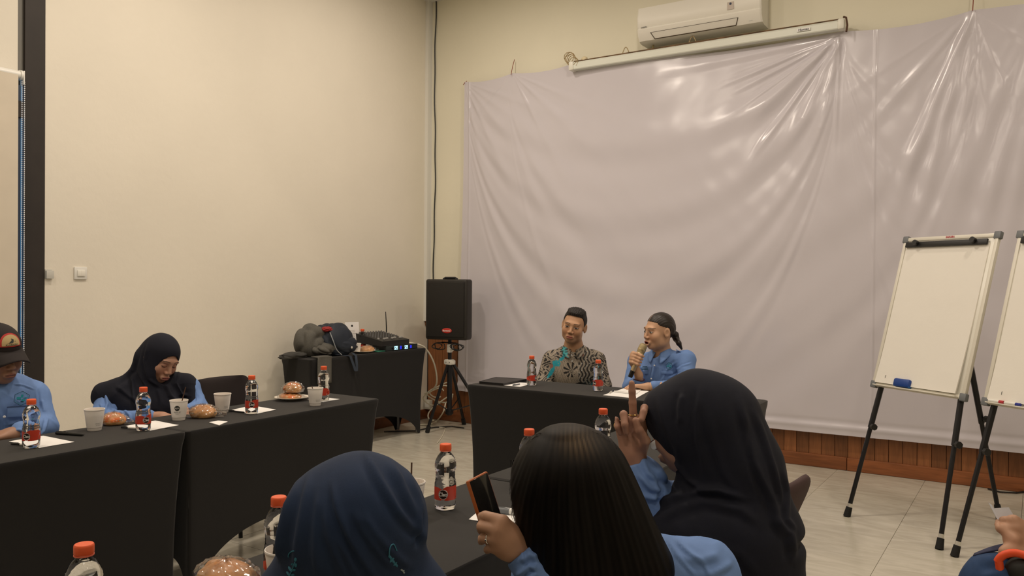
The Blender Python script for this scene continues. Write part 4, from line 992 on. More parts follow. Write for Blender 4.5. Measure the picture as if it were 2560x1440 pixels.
# ================================================================== PEOPLE: smooth implicit surfaces, meshed block by block
class S:
    """smooth union / subtraction of round cones and ellipsoids"""
    def __init__(s): s.ops = []
    def cone(s, a, b, ra, rb, k=.02, sq=None, neg=False): s.ops.append(('c', np.array(a, float), np.array(b, float), ra, rb, k, sq, neg)); return s
    def chain(s, pts, rs, k=.012, sq=None):
        for i in range(len(pts) - 1): s.cone(pts[i], pts[i + 1], rs[i], rs[i + 1], k, sq)
        return s
    def ell(s, c, r, k=.02, R=None, neg=False): s.ops.append(('e', np.array(c, float), np.array(r, float), R, k, neg)); return s
    def grp(s, child, c, R, sc=1.0, k=.02): s.ops.append(('g', child, np.array(c, float), np.array(R, float), sc, k)); return s
    def fn(s, f, k=.0, cut=True): s.ops.append(('f', f, k, cut)); return s
    def __call__(s, P):
        d = None
        for o in s.ops:
            neg = False
            if o[0] == 'c':
                _, a, b, ra, rb, k, sq, neg = o
                if sq is not None:
                    q = np.array(sq); P_ = P * q; a_, b_ = a * q, b * q
                else: P_, a_, b_ = P, a, b
                ba = b_ - a_; t = np.clip(((P_ - a_) @ ba) / (ba @ ba + 1e-12), 0, 1)
                x = np.sqrt((((P_ - a_) - t[:, None] * ba) ** 2).sum(1)) - (ra + (rb - ra) * t)
                if sq is not None: x = x / max(sq)
            elif o[0] == 'e':
                _, c, r, R, k, neg = o
                q = P - c
                if R is not None: q = q @ R
                k0 = np.sqrt(((q / r) ** 2).sum(1)) + 1e-9; k1 = np.sqrt(((q / r ** 2) ** 2).sum(1)) + 1e-9; x = k0 * (k0 - 1) / k1
            elif o[0] == 'g':
                _, ch, c, R, sc, k = o; x = ch(((P - c) @ R) / sc) * sc
            else:
                _, f, k, cut = o
                x = f(P)
                d = np.maximum(d, x) if cut else d + x
                continue
            if d is None: d = x; continue
            if neg:
                h = np.maximum(k - np.abs(d + x), 0) / max(k, 1e-6); d = np.maximum(d, -x) + h * h * k * .25
            else:
                h = np.maximum(k - np.abs(d - x), 0) / max(k, 1e-6); d = np.minimum(d, x) - h * h * k * .25
        return d
def polygonize(f, lo, hi, h, B=8):
    lo = np.array(lo, float); hi = np.array(hi, float); nb = np.ceil((hi - lo) / (B * h)).astype(int)
    gi = np.stack(np.meshgrid(*[np.arange(n) for n in nb], indexing='ij'), -1).reshape(-1, 3)
    cen = lo + (gi + .5) * B * h; dc = np.concatenate([f(cen[i:i + 200000]) for i in range(0, len(cen), 200000)])
    act = gi[np.abs(dc) < B * h * 0.95 + .006]
    o = np.arange(B + 1); off = np.stack(np.meshgrid(o, o, o, indexing='ij'), -1).reshape(-1, 3)
    NX = (nb * B + 2).astype(np.int64); keys = []; verts = []; eds = [[], [], []]
    corners = [(0, 0, 0), (1, 0, 0), (0, 1, 0), (1, 1, 0), (0, 0, 1), (1, 0, 1), (0, 1, 1), (1, 1, 1)]
    edges = [(0, 1), (2, 3), (4, 5), (6, 7), (0, 2), (1, 3), (4, 6), (5, 7), (0, 4), (1, 5), (2, 6), (3, 7)]
    for i in range(0, len(act), 400):
        A = act[i:i + 400]; I = (A[:, None, :] * B + off[None]); P = lo + I * h
        D = f(P.reshape(-1, 3)).reshape(len(A), B + 1, B + 1, B + 1).astype(np.float64)
        V = np.stack([D[:, c[0]:c[0] + B, c[1]:c[1] + B, c[2]:c[2] + B] for c in corners], -1)
        neg = V < 0; m_ = neg.any(-1) & ~neg.all(-1); w_ = np.argwhere(m_)
        if not len(w_): continue
        vals = V[m_]; ng = neg[m_]; base = A[w_[:, 0]] * B + w_[:, 1:]
        acc = np.zeros((len(w_), 3)); cnt = np.zeros(len(w_))
        for a, b in edges:
            c = ng[:, a] != ng[:, b]; va, vb = vals[c, a], vals[c, b]; t = va / (va - vb)
            ca, cb = np.array(corners[a], float), np.array(corners[b], float); acc[c] += ca + (cb - ca) * t[:, None]; cnt[c] += 1
        verts.append(lo + (base + acc / cnt[:, None]) * h); b64 = base.astype(np.int64)
        keys.append(b64[:, 0] + NX[0] * (b64[:, 1] + NX[1] * b64[:, 2]))
        for ax, ci in enumerate((1, 2, 4)):
            c = ng[:, 0] != ng[:, ci]; eds[ax].append((b64[c], ng[c, 0]))
    K = np.concatenate(keys); Vt = np.concatenate(verts); so = np.argsort(K); K = K[so]; Vt = Vt[so]; F = []
    key = lambda b: b[:, 0] + NX[0] * (b[:, 1] + NX[1] * b[:, 2])
    for ax in range(3):
        bs = np.concatenate([e[0] for e in eds[ax]]); sg = np.concatenate([e[1] for e in eds[ax]])
        a1, a2 = [(1, 2), (2, 0), (0, 1)][ax]; e1 = np.zeros(3, np.int64); e1[a1] = 1; e2 = np.zeros(3, np.int64); e2[a2] = 1
        q = [bs, bs - e1, bs - e1 - e2, bs - e2]; idx = []; ok = np.ones(len(bs), bool)
        for b in q:
            kk = key(b); j = np.searchsorted(K, kk); j = np.clip(j, 0, len(K) - 1); ok &= (K[j] == kk) & (b >= 0).all(1); idx.append(j)
        f4 = np.stack(idx, 1)[ok]; s_ = sg[ok]; f4[~s_] = f4[~s_][:, ::-1]; F.append(f4)
    return Vt, np.concatenate(F)
def np_mesh(name, V, F, M, parent, cols=None, smooth=True):
    me = bpy.data.meshes.new(name); me.vertices.add(len(V)); me.vertices.foreach_set('co', V.astype(np.float32).ravel())
    me.loops.add(F.size); me.loops.foreach_set('vertex_index', F.astype(np.int32).ravel()); me.polygons.add(len(F))
    me.polygons.foreach_set('loop_start', np.arange(0, F.size, 4, dtype=np.int32)); me.polygons.foreach_set('loop_total', np.full(len(F), 4, np.int32))
    me.update(calc_edges=True); me.validate()
    for x in (M if isinstance(M, (list, tuple)) else [M]): me.materials.append(x)
    if smooth: me.shade_smooth()
    o = bpy.data.objects.new(name, me); COL.objects.link(o); o.parent = parent
    if cols is not None: vcol(o, cols)
    return o
def normals_of(V, F):
    n = np.cross(V[F[:, 2]] - V[F[:, 0]], V[F[:, 3]] - V[F[:, 1]]); N = np.zeros_like(V)
    for k in range(4): np.add.at(N, F[:, k], n)
    return N / (np.linalg.norm(N, axis=1, keepdims=True) + 1e-12)
def relax(V, F, it=2, lam=.5):
    for _ in range(it):
        A = np.zeros_like(V); c = np.zeros(len(V))
        for k in range(4):
            for j in (1, 3): np.add.at(A, F[:, k], V[F[:, (k + j) % 4]]); np.add.at(c, F[:, k], 1)
        V = V + lam * (A / np.maximum(c, 1)[:, None] - V)
    return V
def skin_obj(name, f, lo, hi, h, M, parent, col=None, disp=None, it=2):
    V, F = polygonize(f, lo, hi, h); V = relax(V, F, it)
    if disp is not None: V = V + normals_of(V, F) * disp(V, normals_of(V, F))[:, None]
    return np_mesh(name, V, F, M, parent, col(V) if col else None)
class Frame:
    """body frame: origin on the floor, x to the viewer's right, y away from the viewer, z up"""
    def __init__(s, x, y):
        a = np.array([x, y]); a = a / np.hypot(*a); s.o = np.array([x, y, 0.0]); s.a = np.array([a[0], a[1], 0]); s.r = np.array([a[1], -a[0], 0]); s.rz = math.atan2(-a[0], a[1])
    def pt(s, px, py, d=0.0):
        R = ray(px, py); t = ((s.o + s.a * d) @ s.a - CAM @ s.a) / (R @ s.a); P = CAM + R * t - s.o
        return np.array([P @ s.r, P @ s.a, P[2]])
    def loc(s, w_): P = np.array(w_) - s.o; return np.array([P @ s.r, P @ s.a, P[2]])
    def world(s, l): return s.o + s.r * l[0] + s.a * l[1] + np.array([0, 0, l[2]])
def unit(v): v = np.array(v, float); return v / np.linalg.norm(v)
def basis(fwd, up=(0, 0, 1), roll=0.0):
    f = unit(fwd); x = unit(np.cross(f, up)); u = np.cross(x, f)
    if roll: x, u = x * math.cos(roll) + u * math.sin(roll), u * math.cos(roll) - x * math.sin(roll)
    return np.stack([x, f, u], 1)        # columns: head x, forward, up
def add_head(s, c, R, sc=1.0, male=False, mouth=0.0, neck_to=None, nr=(.054, .058), lids=False):
    h = S(); j = 1.0 if male else .95
    h.ell((0, -.014, .032), (.0755, .092, .084)); h.ell((0, .022, -.028), (.0605 * j, .066, .082), .03)
    h.ell((0, .058, -.088), (.026 * j, .024, .020), .035)
    for x in (-1, 1):
        h.ell((x * .040, .056, -.026), (.026, .026, .030), .02)
        h.ell((x * .044 * j, .015, -.066), (.016, .032, .020), .035)
    h.ell((0, .078, .026), (.050, .013, .011), .02)
    for x in (-1, 1): h.ell((x * .031, .099, .004), (.017, .016, .011), .012, neg=True)
    for x in (-1, 1): h.ell((x * .031, .0735, .003), (.0155, .0145, .0125), .003)
    h.cone((0, .083, .014), (0, .103, -.026), .0075, .0105, .012)
    for x in (-1, 1): h.ell((x * .0125, .0945, -.032), (.0085, .011, .0075), .007)
    h.ell((0, .088, -.064), (.028, .012, .016), .012)
    h.ell((0, .0965, -.0575 + mouth * .2), (.022, .0075, .0048), .005); h.ell((0, .0945, -.0685 - mouth), (.0195, .0085, .0055), .005)
    if mouth > .002: h.ell((0, .100, -.063 - mouth * .4), (.016, .022, .004 + mouth * .5), .003, neg=True)
    else: h.ell((0, .105, -.063), (.023, .0085, .0012), .003, neg=True)
    for x in (-1, 1):
        Re = np.array([[math.cos(x * .35), -math.sin(x * .35), 0], [math.sin(x * .35), math.cos(x * .35), 0], [0, 0, 1]])
        h.ell((x * .0785, -.010, -.004), (.008, .020, .032), .006, R=Re); h.ell((x * .086, -.004, -.002), (.007, .012, .020), .004, R=Re, neg=True)
    s.grp(h, c, R, sc, .004)
    if neck_to is not None:
        a = c + R @ (np.array([0, -.022, -.055]) * sc); s.cone(a, neck_to, nr[0], nr[1], .03)
SKINC = np.array([.50, .285, .180])
def skin_colour(base=SKINC, eyes='open', stubble=False, brow=.0026, lip=(.42, .15, .11)):
    """per-vertex albedo in head space"""
    def f(Q):
        x, y, z = Q[:, 0], Q[:, 1], Q[:, 2]; C = np.tile(base, (len(Q), 1)); fr = y > .045
        C *= (1 + .05 * np.sin(x * 60) * np.sin(z * 50 + y * 40))[:, None]
        ax = np.abs(x)
        # cheeks and nose a little redder
        rd = np.exp(-(((ax - .035) / .022) ** 2 + ((z + .03) / .022) ** 2)) * fr; C *= 1 - rd[:, None] * np.array([.0, .10, .12])
        lipm = fr & (((x / .0225) ** 2 + ((z + .063) / .0105) ** 2) < 1) & (y > .08); C[lipm] = lip
        ln = fr & (np.abs(z + .063) < .0016) & (ax < .022); C[ln] = np.array(lip) * .35
        if brow:
            bz = .0265 + .004 * np.cos((ax - .033) * 70); bm_ = fr & (ax > .012) & (ax < .052) & (np.abs(z - bz) < brow - .03 * np.maximum(ax - .036, 0)); C[bm_] = np.array(base) * .22
        ex = (ax - .031) / .0145; ez = (z - .003)
        if eyes == 'open':
            em = fr & (ex ** 2 + (ez / .0052) ** 2 < 1); C[em] = (.50, .46, .42)
            ir = fr & (((ax - .031) / .0062) ** 2 + (ez / .0060) ** 2 < 1) & (np.abs(ez) < .0052); C[ir] = (.022, .012, .008)
            ld = fr & (np.abs(ex) < 1.1) & (np.abs(ez - .0056 * np.sqrt(np.clip(1 - ex ** 2 * .8, 0, 1))) < .0016); C[ld] = (.04, .022, .016)
        else:
            ld = fr & (np.abs(ex) < 1.05) & (np.abs(ez + .0052 * np.sqrt(np.clip(1 - ex ** 2 * .85, 0, 1))) < .0016); C[ld] = (.045, .024, .016)
            li = fr & (ex ** 2 + (ez / .009) ** 2 < 1) & ~ld; C[li] = np.array(base) * np.array([.80, .72, .72])
        ns = fr & (np.abs(z + .0385) < .003) & (np.abs(ax - .0075) < .0035); C[ns] = np.array(base) * .25
        if stubble: st = fr & (z < -.045) & (ax < .055) & ~lipm; C[st] *= np.array([.90, .90, .93])
        return C
    return f
SKINM = mat('skin', (.5, .3, .2), .48, vcol='Col', spec=.4)
def add_hand(s, wrist, u, n, thumb=1, curls=None, spread=.10, sc=1.0, thumb_pose=None, k=.006, lat=None):
    """u: wrist to fingers, n: the way the palm faces, thumb: +1/-1 side along v = n x u; curls: per finger (3 joint angles) index..little"""
    u = unit(u); n = unit(np.array(n) - u * np.dot(n, u)); v = np.cross(n, u) * thumb; w_ = np.array(wrist, float)
    curls = curls or [(.2, .3, .2)] * 4; L = [(.040, .024, .019), (.044, .028, .020), (.041, .026, .020), (.032, .019, .017)]
    kx = [.027, .009, -.009, -.026]; ku = [.082, .086, .082, .074]; tips = []
    s.cone(w_ - u * .01 * sc, w_ + u * .02 * sc, .024 * sc, .024 * sc, .012)
    for i in range(4):
        kn = w_ + (u * ku[i] + v * kx[i]) * sc; s.cone(w_ + (u * .018 + v * kx[i] * .55) * sc, kn, .0155 * sc, .0112 * sc, .016)
        d = unit(u + v * (spread * (1.5 - i) + (lat[i] if lat else 0))); nn = unit(n - d * np.dot(n, d)); p = kn; s.__dict__.setdefault('rings', []).append((kn + d * math.cos(curls[i][0]) * L[i][0] * sc * .36 + nn * math.sin(curls[i][0]) * L[i][0] * sc * .36, d * math.cos(curls[i][0]) + nn * math.sin(curls[i][0]), .0105 * sc)); r = [.0100, .0092, .0084, .0072] if i < 3 else [.0088, .0080, .0072, .0062]; a = 0
        for j in range(3):
            a += curls[i][j]; q = p + (d * math.cos(a) + nn * math.sin(a)) * L[i][j] * sc; s.cone(p, q, r[j] * sc, r[j + 1] * sc, k if j == 0 else .004); p = q
        tips.append(p)
    tp = thumb_pose or [(.35, .80, .30), (.75, .55, .25), (.9, .2, .2)]
    p = w_ + (u * .020 + v * .018 + n * .004) * sc; rr = [.0165, .0115, .0100, .0082]; LL = [.042, .032, .024]
    s.ell(w_ + (u * .038 + v * .022 + n * .010) * sc, np.array([.018, .018, .018]) * sc, .02)
    for j in range(3):
        d = unit(u * tp[j][0] + v * tp[j][1] + n * tp[j][2]); q = p + d * LL[j] * sc; s.cone(p, q, rr[j] * sc, rr[j + 1] * sc, .008 if j == 0 else .004); p = q
    tips.append(p); return tips
def wrinkles(scale=22, amp=.004, seed=0, stretch=(1, 1, 1)):
    rg = np.random.default_rng(seed); D = rg.normal(size=(7, 3)) * scale * np.array(stretch); ph = rg.uniform(0, 6, 7)
    def f(V, N=None):
        t = np.zeros(len(V))
        for i in range(7):
            t += (1 - np.abs(np.sin(V @ D[i] * .5 + ph[i] + 1.3 * np.sin(V @ D[(i + 2) % 7] * .31)))) ** 3 / 7 * 2.2
        return amp * (t - .5)
    return f
def fold_lines(fr, lines, d=0.0, side=-1):
    """ridges and valleys along polylines: (points in px, amplitude, width); only on the half facing the viewer"""
    segs = [([fr.pt(x, y, d) for x, y in pts], am, wd) for pts, am, wd in lines]
    def f(V, N):
        t = np.zeros(len(V)); face = np.clip(-N[:, 1] * 2 + .35, 0, 1)
        for pts, am, wd in segs:
            best = np.full(len(V), 9.0); sgn = np.zeros(len(V)); tt = np.zeros(len(V)); n_ = len(pts) - 1
            for i in range(n_):
                a = np.array([pts[i][0], pts[i][2]]); b = np.array([pts[i + 1][0], pts[i + 1][2]]); ba = b - a; q = V[:, [0, 2]] - a
                u = np.clip(q @ ba / (ba @ ba), 0, 1); e = q - u[:, None] * ba; dd = np.hypot(e[:, 0], e[:, 1]); c = dd < best
                best[c] = dd[c]; sgn[c] = np.sign(q[c, 0] * ba[1] - q[c, 1] * ba[0]); tt[c] = (i + u[c]) / n_
            env = np.clip(np.minimum(tt, 1 - tt) * 5 + .15, 0, 1); x = best / (wd * .82) * sgn
            t += am * env * (np.exp(-x * x) - .55 * np.exp(-(x - 1.4) ** 2))
        return t * face
    return f
def cloth(name, c, rough=.8, noise_=(60, .08), sheen=.0): return mat(name, c, rough, noise=noise_, bump=(700, .25, .0008), sheen=sheen)
BLUE = cloth('light_blue_cotton', lin((104, 136, 190)), .75, (25, .05)); NAVYH = cloth('navy_veil_cloth', lin((15, 18, 32)), .9, (30, .1), 0)
TEALH = cloth('dark_blue_veil_cloth', lin((18, 38, 67)), .88, (30, .08), 0); JEANS = cloth('dark_trousers', lin((28, 30, 40)), .85); JEANB = cloth('dark_blue_trousers', lin((35, 62, 100)), .85)
HAIR = mat('black_hair', (.009, .007, .006), .38, spec=.5, bump=(300, .4, .001))
TURQ = mat('turquoise_thread', lin((40, 150, 165)), .7); TURQD = mat('dark_teal_thread', lin((16, 70, 84)), .7); BUTTON = mat('shell_button', (.70, .72, .76), .3)
def seated_legs(root, fr, hip, fwd, M, knee=.42, w_=.10, name='trousers', foot=True):
    hip = np.array(hip); f = unit([fwd[0], fwd[1], 0]); s_ = np.array([f[1], -f[0], 0]); q = S(); q.ell(hip, (.17, .15, .12), .05)
    for k in (-1, 1):
        a = hip + s_ * k * .09; b = a + f * knee + np.array([0, 0, .0]); c = np.array([b[0] + f[0] * .03, b[1] + f[1] * .03, .09])
        q.cone(a, b, .085, .062, .04).cone(b, c, .06, .045, .03)
        if foot: q.cone([c[0], c[1], .045], [c[0] + f[0] * .13, c[1] + f[1] * .13, .038], .042, .034, .02)
    lo = np.minimum(hip - .35, hip + f * .6 - .35); hi = np.maximum(hip + .35, hip + f * .6 + .35); lo[2] = -.01
    return skin_obj(name, q, lo, hi, .014, M, root)
def person(fr, lab, d0=0): return empty('person', tuple(fr.o), lab, 'person', rz=fr.rz)
def collar(parent, fr, c, fwd, M, r=.062, up=(0, 0, 1), drop=.045, tip=.05, open_=.5, tilt=0.25, ry=None):
    """shirt collar: band around the neck folded over, points at the front"""
    R = basis(fwd, up); n = 46; rows = []
    angs = np.linspace(open_ * .35, 2 * PI - open_ * .35, n)
    P = []
    for q in range(7):
        v = q / 6; row = []
        for a in angs:
            fr_ = math.cos(a); front = max(0, fr_) ** 3
            rr = r * (1 + .0) + .004 + (.026 + .018 * front) * v ** 1.1; zz = (.020 - .030 * front) - (drop + tip * front * .55) * v ** 1.3
            rr_y = rr + .012 * front * v
            sx = math.sin(a) * rr * (1 - .1 * front); sy = math.cos(a) * rr_y
            row.append(c + R @ np.array([sx * (1 + .25 * front * v), sy, zz]))
        P.append(row)
    o = MB().grid(P).build('collar', M, parent, smooth=60); md = o.modifiers.new('s', 'SOLIDIFY'); md.thickness = .0035
    return o
def patch_emblem(parent, c, U, V, s_=.02, M1=TURQ, M2=TURQD):
    """hexagonal turquoise badge with small blocks inside"""
    U = unit(U); V = unit(V); N = np.cross(U, V); mb = MB()
    hexp = lambda r, o: [c + (U * math.cos(PI / 6 + k * PI / 3) * r + V * math.sin(PI / 6 + k * PI / 3) * r) + N * o for k in range(6)]
    mb.tube(hexp(s_, .001) + hexp(s_, .001)[:2], .0013, 5); o = mb.build('badge_outline', M2, parent)
    mb = MB(); mb.tube(hexp(s_ * .84, .001) + hexp(s_ * .84, .001)[:2], .0007, 5); mb.build('badge_inner_line', M1, o)
    R = Matrix((Vector(U), Vector(V), Vector(N))).transposed()
    for a, b, w_, h_, M in ((-.34, .02, .55, .34, M1), (.02, .34, .28, .42, M1), (.26, -.22, .42, .30, M1), (.50, .12, .32, .14, M1), (.12, -.46, .38, .2, M2), (-.28, -.20, .55, .07, M2), (.38, .03, .35, .07, M2)):
        MB().box(tuple(c + U * a * s_ + V * b * s_ + N * .001), (w_ * s_, h_ * s_, .0016), R=R).build('badge_block', M, o, smooth=0)
    return o
def buttons(parent, pts, N, r=.005):
    for p in pts:
        z = Vector(N).to_track_quat('Z', 'Y').to_matrix(); MB().ell(tuple(p), (r, r, .0018), 12, 6, R=z).build('button', BUTTON, parent)

# ---------------------------------------------------------------- the speaking man in a batik shirt
def man():
    fr = Frame(-2.735, 5.07); pt = fr.pt; root = person(fr, 'man in a grey, black and turquoise batik shirt seated at the speakers\' table')
    hc = pt(1435, 815, -.05); fwd = unit([-.20, -1, -.10]); R = basis(fwd, up=unit([.20, 0, 1])); sc = 1.03
    neck = pt(1434, 872, .02)
    b = S(); add_head(b, hc, R, sc, male=True, neck_to=neck, nr=(.056, .062))
    b.cone(neck, pt(1434, 930, .05), .06, .10, .04, sq=(1, 1.3, 1)); col = skin_colour(np.array([.50, .285, .165]), 'open', True)
    skin_obj('body', b, hc - [.14, .2, .34], hc + [.14, .2, .15], .0021, SKINM, root, col=lambda V: col(((V - hc) @ R) / sc), it=1)
    # hair: short sides, tufted top
    h = S(); h.ell((0, -.016, .036), (.0800, .0955, .0875)); h.ell((.0, .030, .096), (.050, .042, .020), .02); h.ell((.0, -.01, .104), (.058, .06, .018), .02)
    def cut(P):
        x, y, z = P.T; line = np.where(y > .040, .077 + .10 * (y - .04) - .25 * np.maximum(np.abs(x) - .03, 0), np.where(y > .012, .077 - (.040 - y) * 3.0, np.where(y > -.006, -.008, -.010 - (-.006 - y) * .95)))
        return (line - z) * .7
    h.fn(cut); h.fn(lambda P: -.0022 * np.clip((P[:, 2] - .06) * 30, 0, 1) * (np.sin(P[:, 0] * 420 + 3 * np.sin(P[:, 1] * 160)) * np.sin(P[:, 1] * 330 + P[:, 0] * 90)), cut=False)
    g = S().grp(h, hc, R, sc); g.ops = [('g', h, hc, R, sc, .0)]
    skin_obj('hair', g, hc - .16, hc + .17, .0026, mat('short_black_hair', (.012, .009, .008), .6, noise=(300, .4)), root, it=0)
    # shirt
    s = S(); shl, shr = pt(1379, 901, .03), pt(1490, 901, .03); ch = pt(1434, 925, .04)
    s.ell(ch, (.175, .118, .15)); s.cone(neck + [0, 0, -.012], neck - [0, 0, .05], .064, .085, .02); s.cone(neck - [0, 0, .035], shl + [.01, 0, 0], .058, .064, .04); s.cone(neck - [0, 0, .035], shr - [.01, 0, 0], .058, .064, .04)
    s.ell([ch[0], .09, .78], (.175, .13, .20), .06); s.ell([ch[0], .12, .58], (.18, .14, .13), .05)
    el, er = pt(1359, 955, -.02), pt(1508, 965, -.02); s.cone(shl, el, .067, .056, .03); s.cone(shr, er, .067, .058, .03)
    wl, wr = el + [.04, -.16, -.10], er + [-.06, -.16, -.12]; s.cone(el, wl, .054, .046, .02); s.cone(er, wr, .054, .046, .02)
    s.ell(neck + [0, -.045, .03], (.05, .05, .05), .01, neg=True)
    def batik(V):
        x = V[:, 0] - ch[0]; z = V[:, 2] - ch[2]; y = V[:, 1]
        base = np.array([.30, .255, .20]); dark = np.array([.016, .014, .013]); C = np.tile(base, (len(V), 1))
        # interlaced scroll lines on sleeves and lower half
        X = x + .010 * np.sin(z * 70) ; Zz = z + .010 * np.sin(x * 64 + y * 30)
        sc1 = np.sin(X * 150 + 2.6 * np.sin(Zz * 62)) * np.sin(Zz * 135 + 2.4 * np.sin(X * 55 + 1)); sc2 = np.abs(np.sin(X * 95 + Zz * 120 + 2.2 * np.sin(X * 80 - Zz * 40)))
        C[(sc1 > .18)] = dark; C[sc2 < .20] = dark
        # pale dotted ground with small flecks at the left of the chest
        reg = (x > -.135) & (x < .035) & (z > -.10) & (z < .085); fl_ = np.sin(x * 420 + 3 * np.sin(z * 300)) * np.sin(z * 460 + x * 80)
        C[reg] = base * 1.15; C[reg & (fl_ > .62)] = dark * 2
        # long vertical scrolls on the right of the chest
        reg2 = (x >= .035) & (x < .125) & (z > -.115); q = np.sin((x + .008 * np.sin(z * 85)) * 260); C[reg2] = base * .85; C[reg2 & (q > .1)] = dark * 1.3
        q2 = reg2 & (np.sin(x * 175 + 1.0) * np.sin(z * 130 + x * 60) > .93); C[q2] = (.62, .66, .66)
        # flower of pointed petals
        fx, fz = -.015, .005; dx, dz = x - fx, z - fz; r = np.hypot(dx, dz); a = np.arctan2(dz, dx)
        pet = (np.cos(a * 9 + .4) > .05 + (r - .034) * 14) & (r > .017) & (r < .052 + .010 * np.sin(a - .6)) & ((a > .2) | (a < -.9) ); C[pet] = dark
        cen = (r < .014) & (np.sin(a * 6 + r * 400) > 0); C[cen] = dark
        band = np.abs(z + .105 + .25 * (x - .02) ** 2 - .02 * np.sin(x * 30)) < .012; C[band & (np.abs(x) < .15)] = dark
        # turquoise areas
        tq = np.array([.018, .33, .42])
        for cx, cz, rx_, rz_, an in ((-.118, .055, .030, .022, 0), (-.155, -.005, .013, .050, -.5), (-.085, .085, .022, .012, .6), (.105, -.155, .085, .018, .35), (.135, -.105, .020, .035, -.3), (-.10, -.165, .014, .04, .2), (-.065, .12, .012, .03, -.2), (.02, -.185, .03, .012, 0)):
            u_ = (x - cx) * math.cos(an) + (z - cz) * math.sin(an); v_ = -(x - cx) * math.sin(an) + (z - cz) * math.cos(an)
            m_ = (u_ / rx_) ** 2 + (v_ / rz_) ** 2 + .25 * np.sin(u_ * 300) < 1; C[m_ & ~(sc2 < .08)] = tq
        for cx, cz in ((-.155, .035), (-.045, .10), (.06, .12)):
            m_ = ((x - cx) / .012) ** 2 + ((z - cz) / .014) ** 2 < 1; C[m_] = (.28, .12, .09)
        return C
    BAT = mat('batik_cotton', (.3, .25, .2), .7, vcol='Col', bump=(700, .2, .0006))
    skin_obj('shirt', s, ch - [.33, .35, .50], ch + [.33, .28, .22], .0028, BAT, root, col=batik, disp=wrinkles(26, .007, 3, (1, 1, .7)), it=1)
    co = collar(root, fr, neck + [0, -.002, .006], [-.02, -1, 0], BAT, r=.062, drop=.030, tip=.055, open_=.7); me = co.data
    V = np.array([v.co for v in me.vertices]); q = np.sin(V[:, 0] * 190 + 2 * np.sin(V[:, 2] * 90)) * np.sin(V[:, 2] * 170); C = np.where((q > .2)[:, None], np.array([.02, .018, .016]), np.array([.28, .24, .19])); C[(V[:, 0] < neck[0] - .045) & (q < .2)] = (.05, .35, .38); vcol(co, C)
    buttons(root, [pt(1429, 888, -.082), pt(1430, 903, -.086)], (0, -1, 0), .0045)
    seated_legs(root, fr, [ch[0], .14, .50], (0, -1), JEANS, knee=.24)
man()

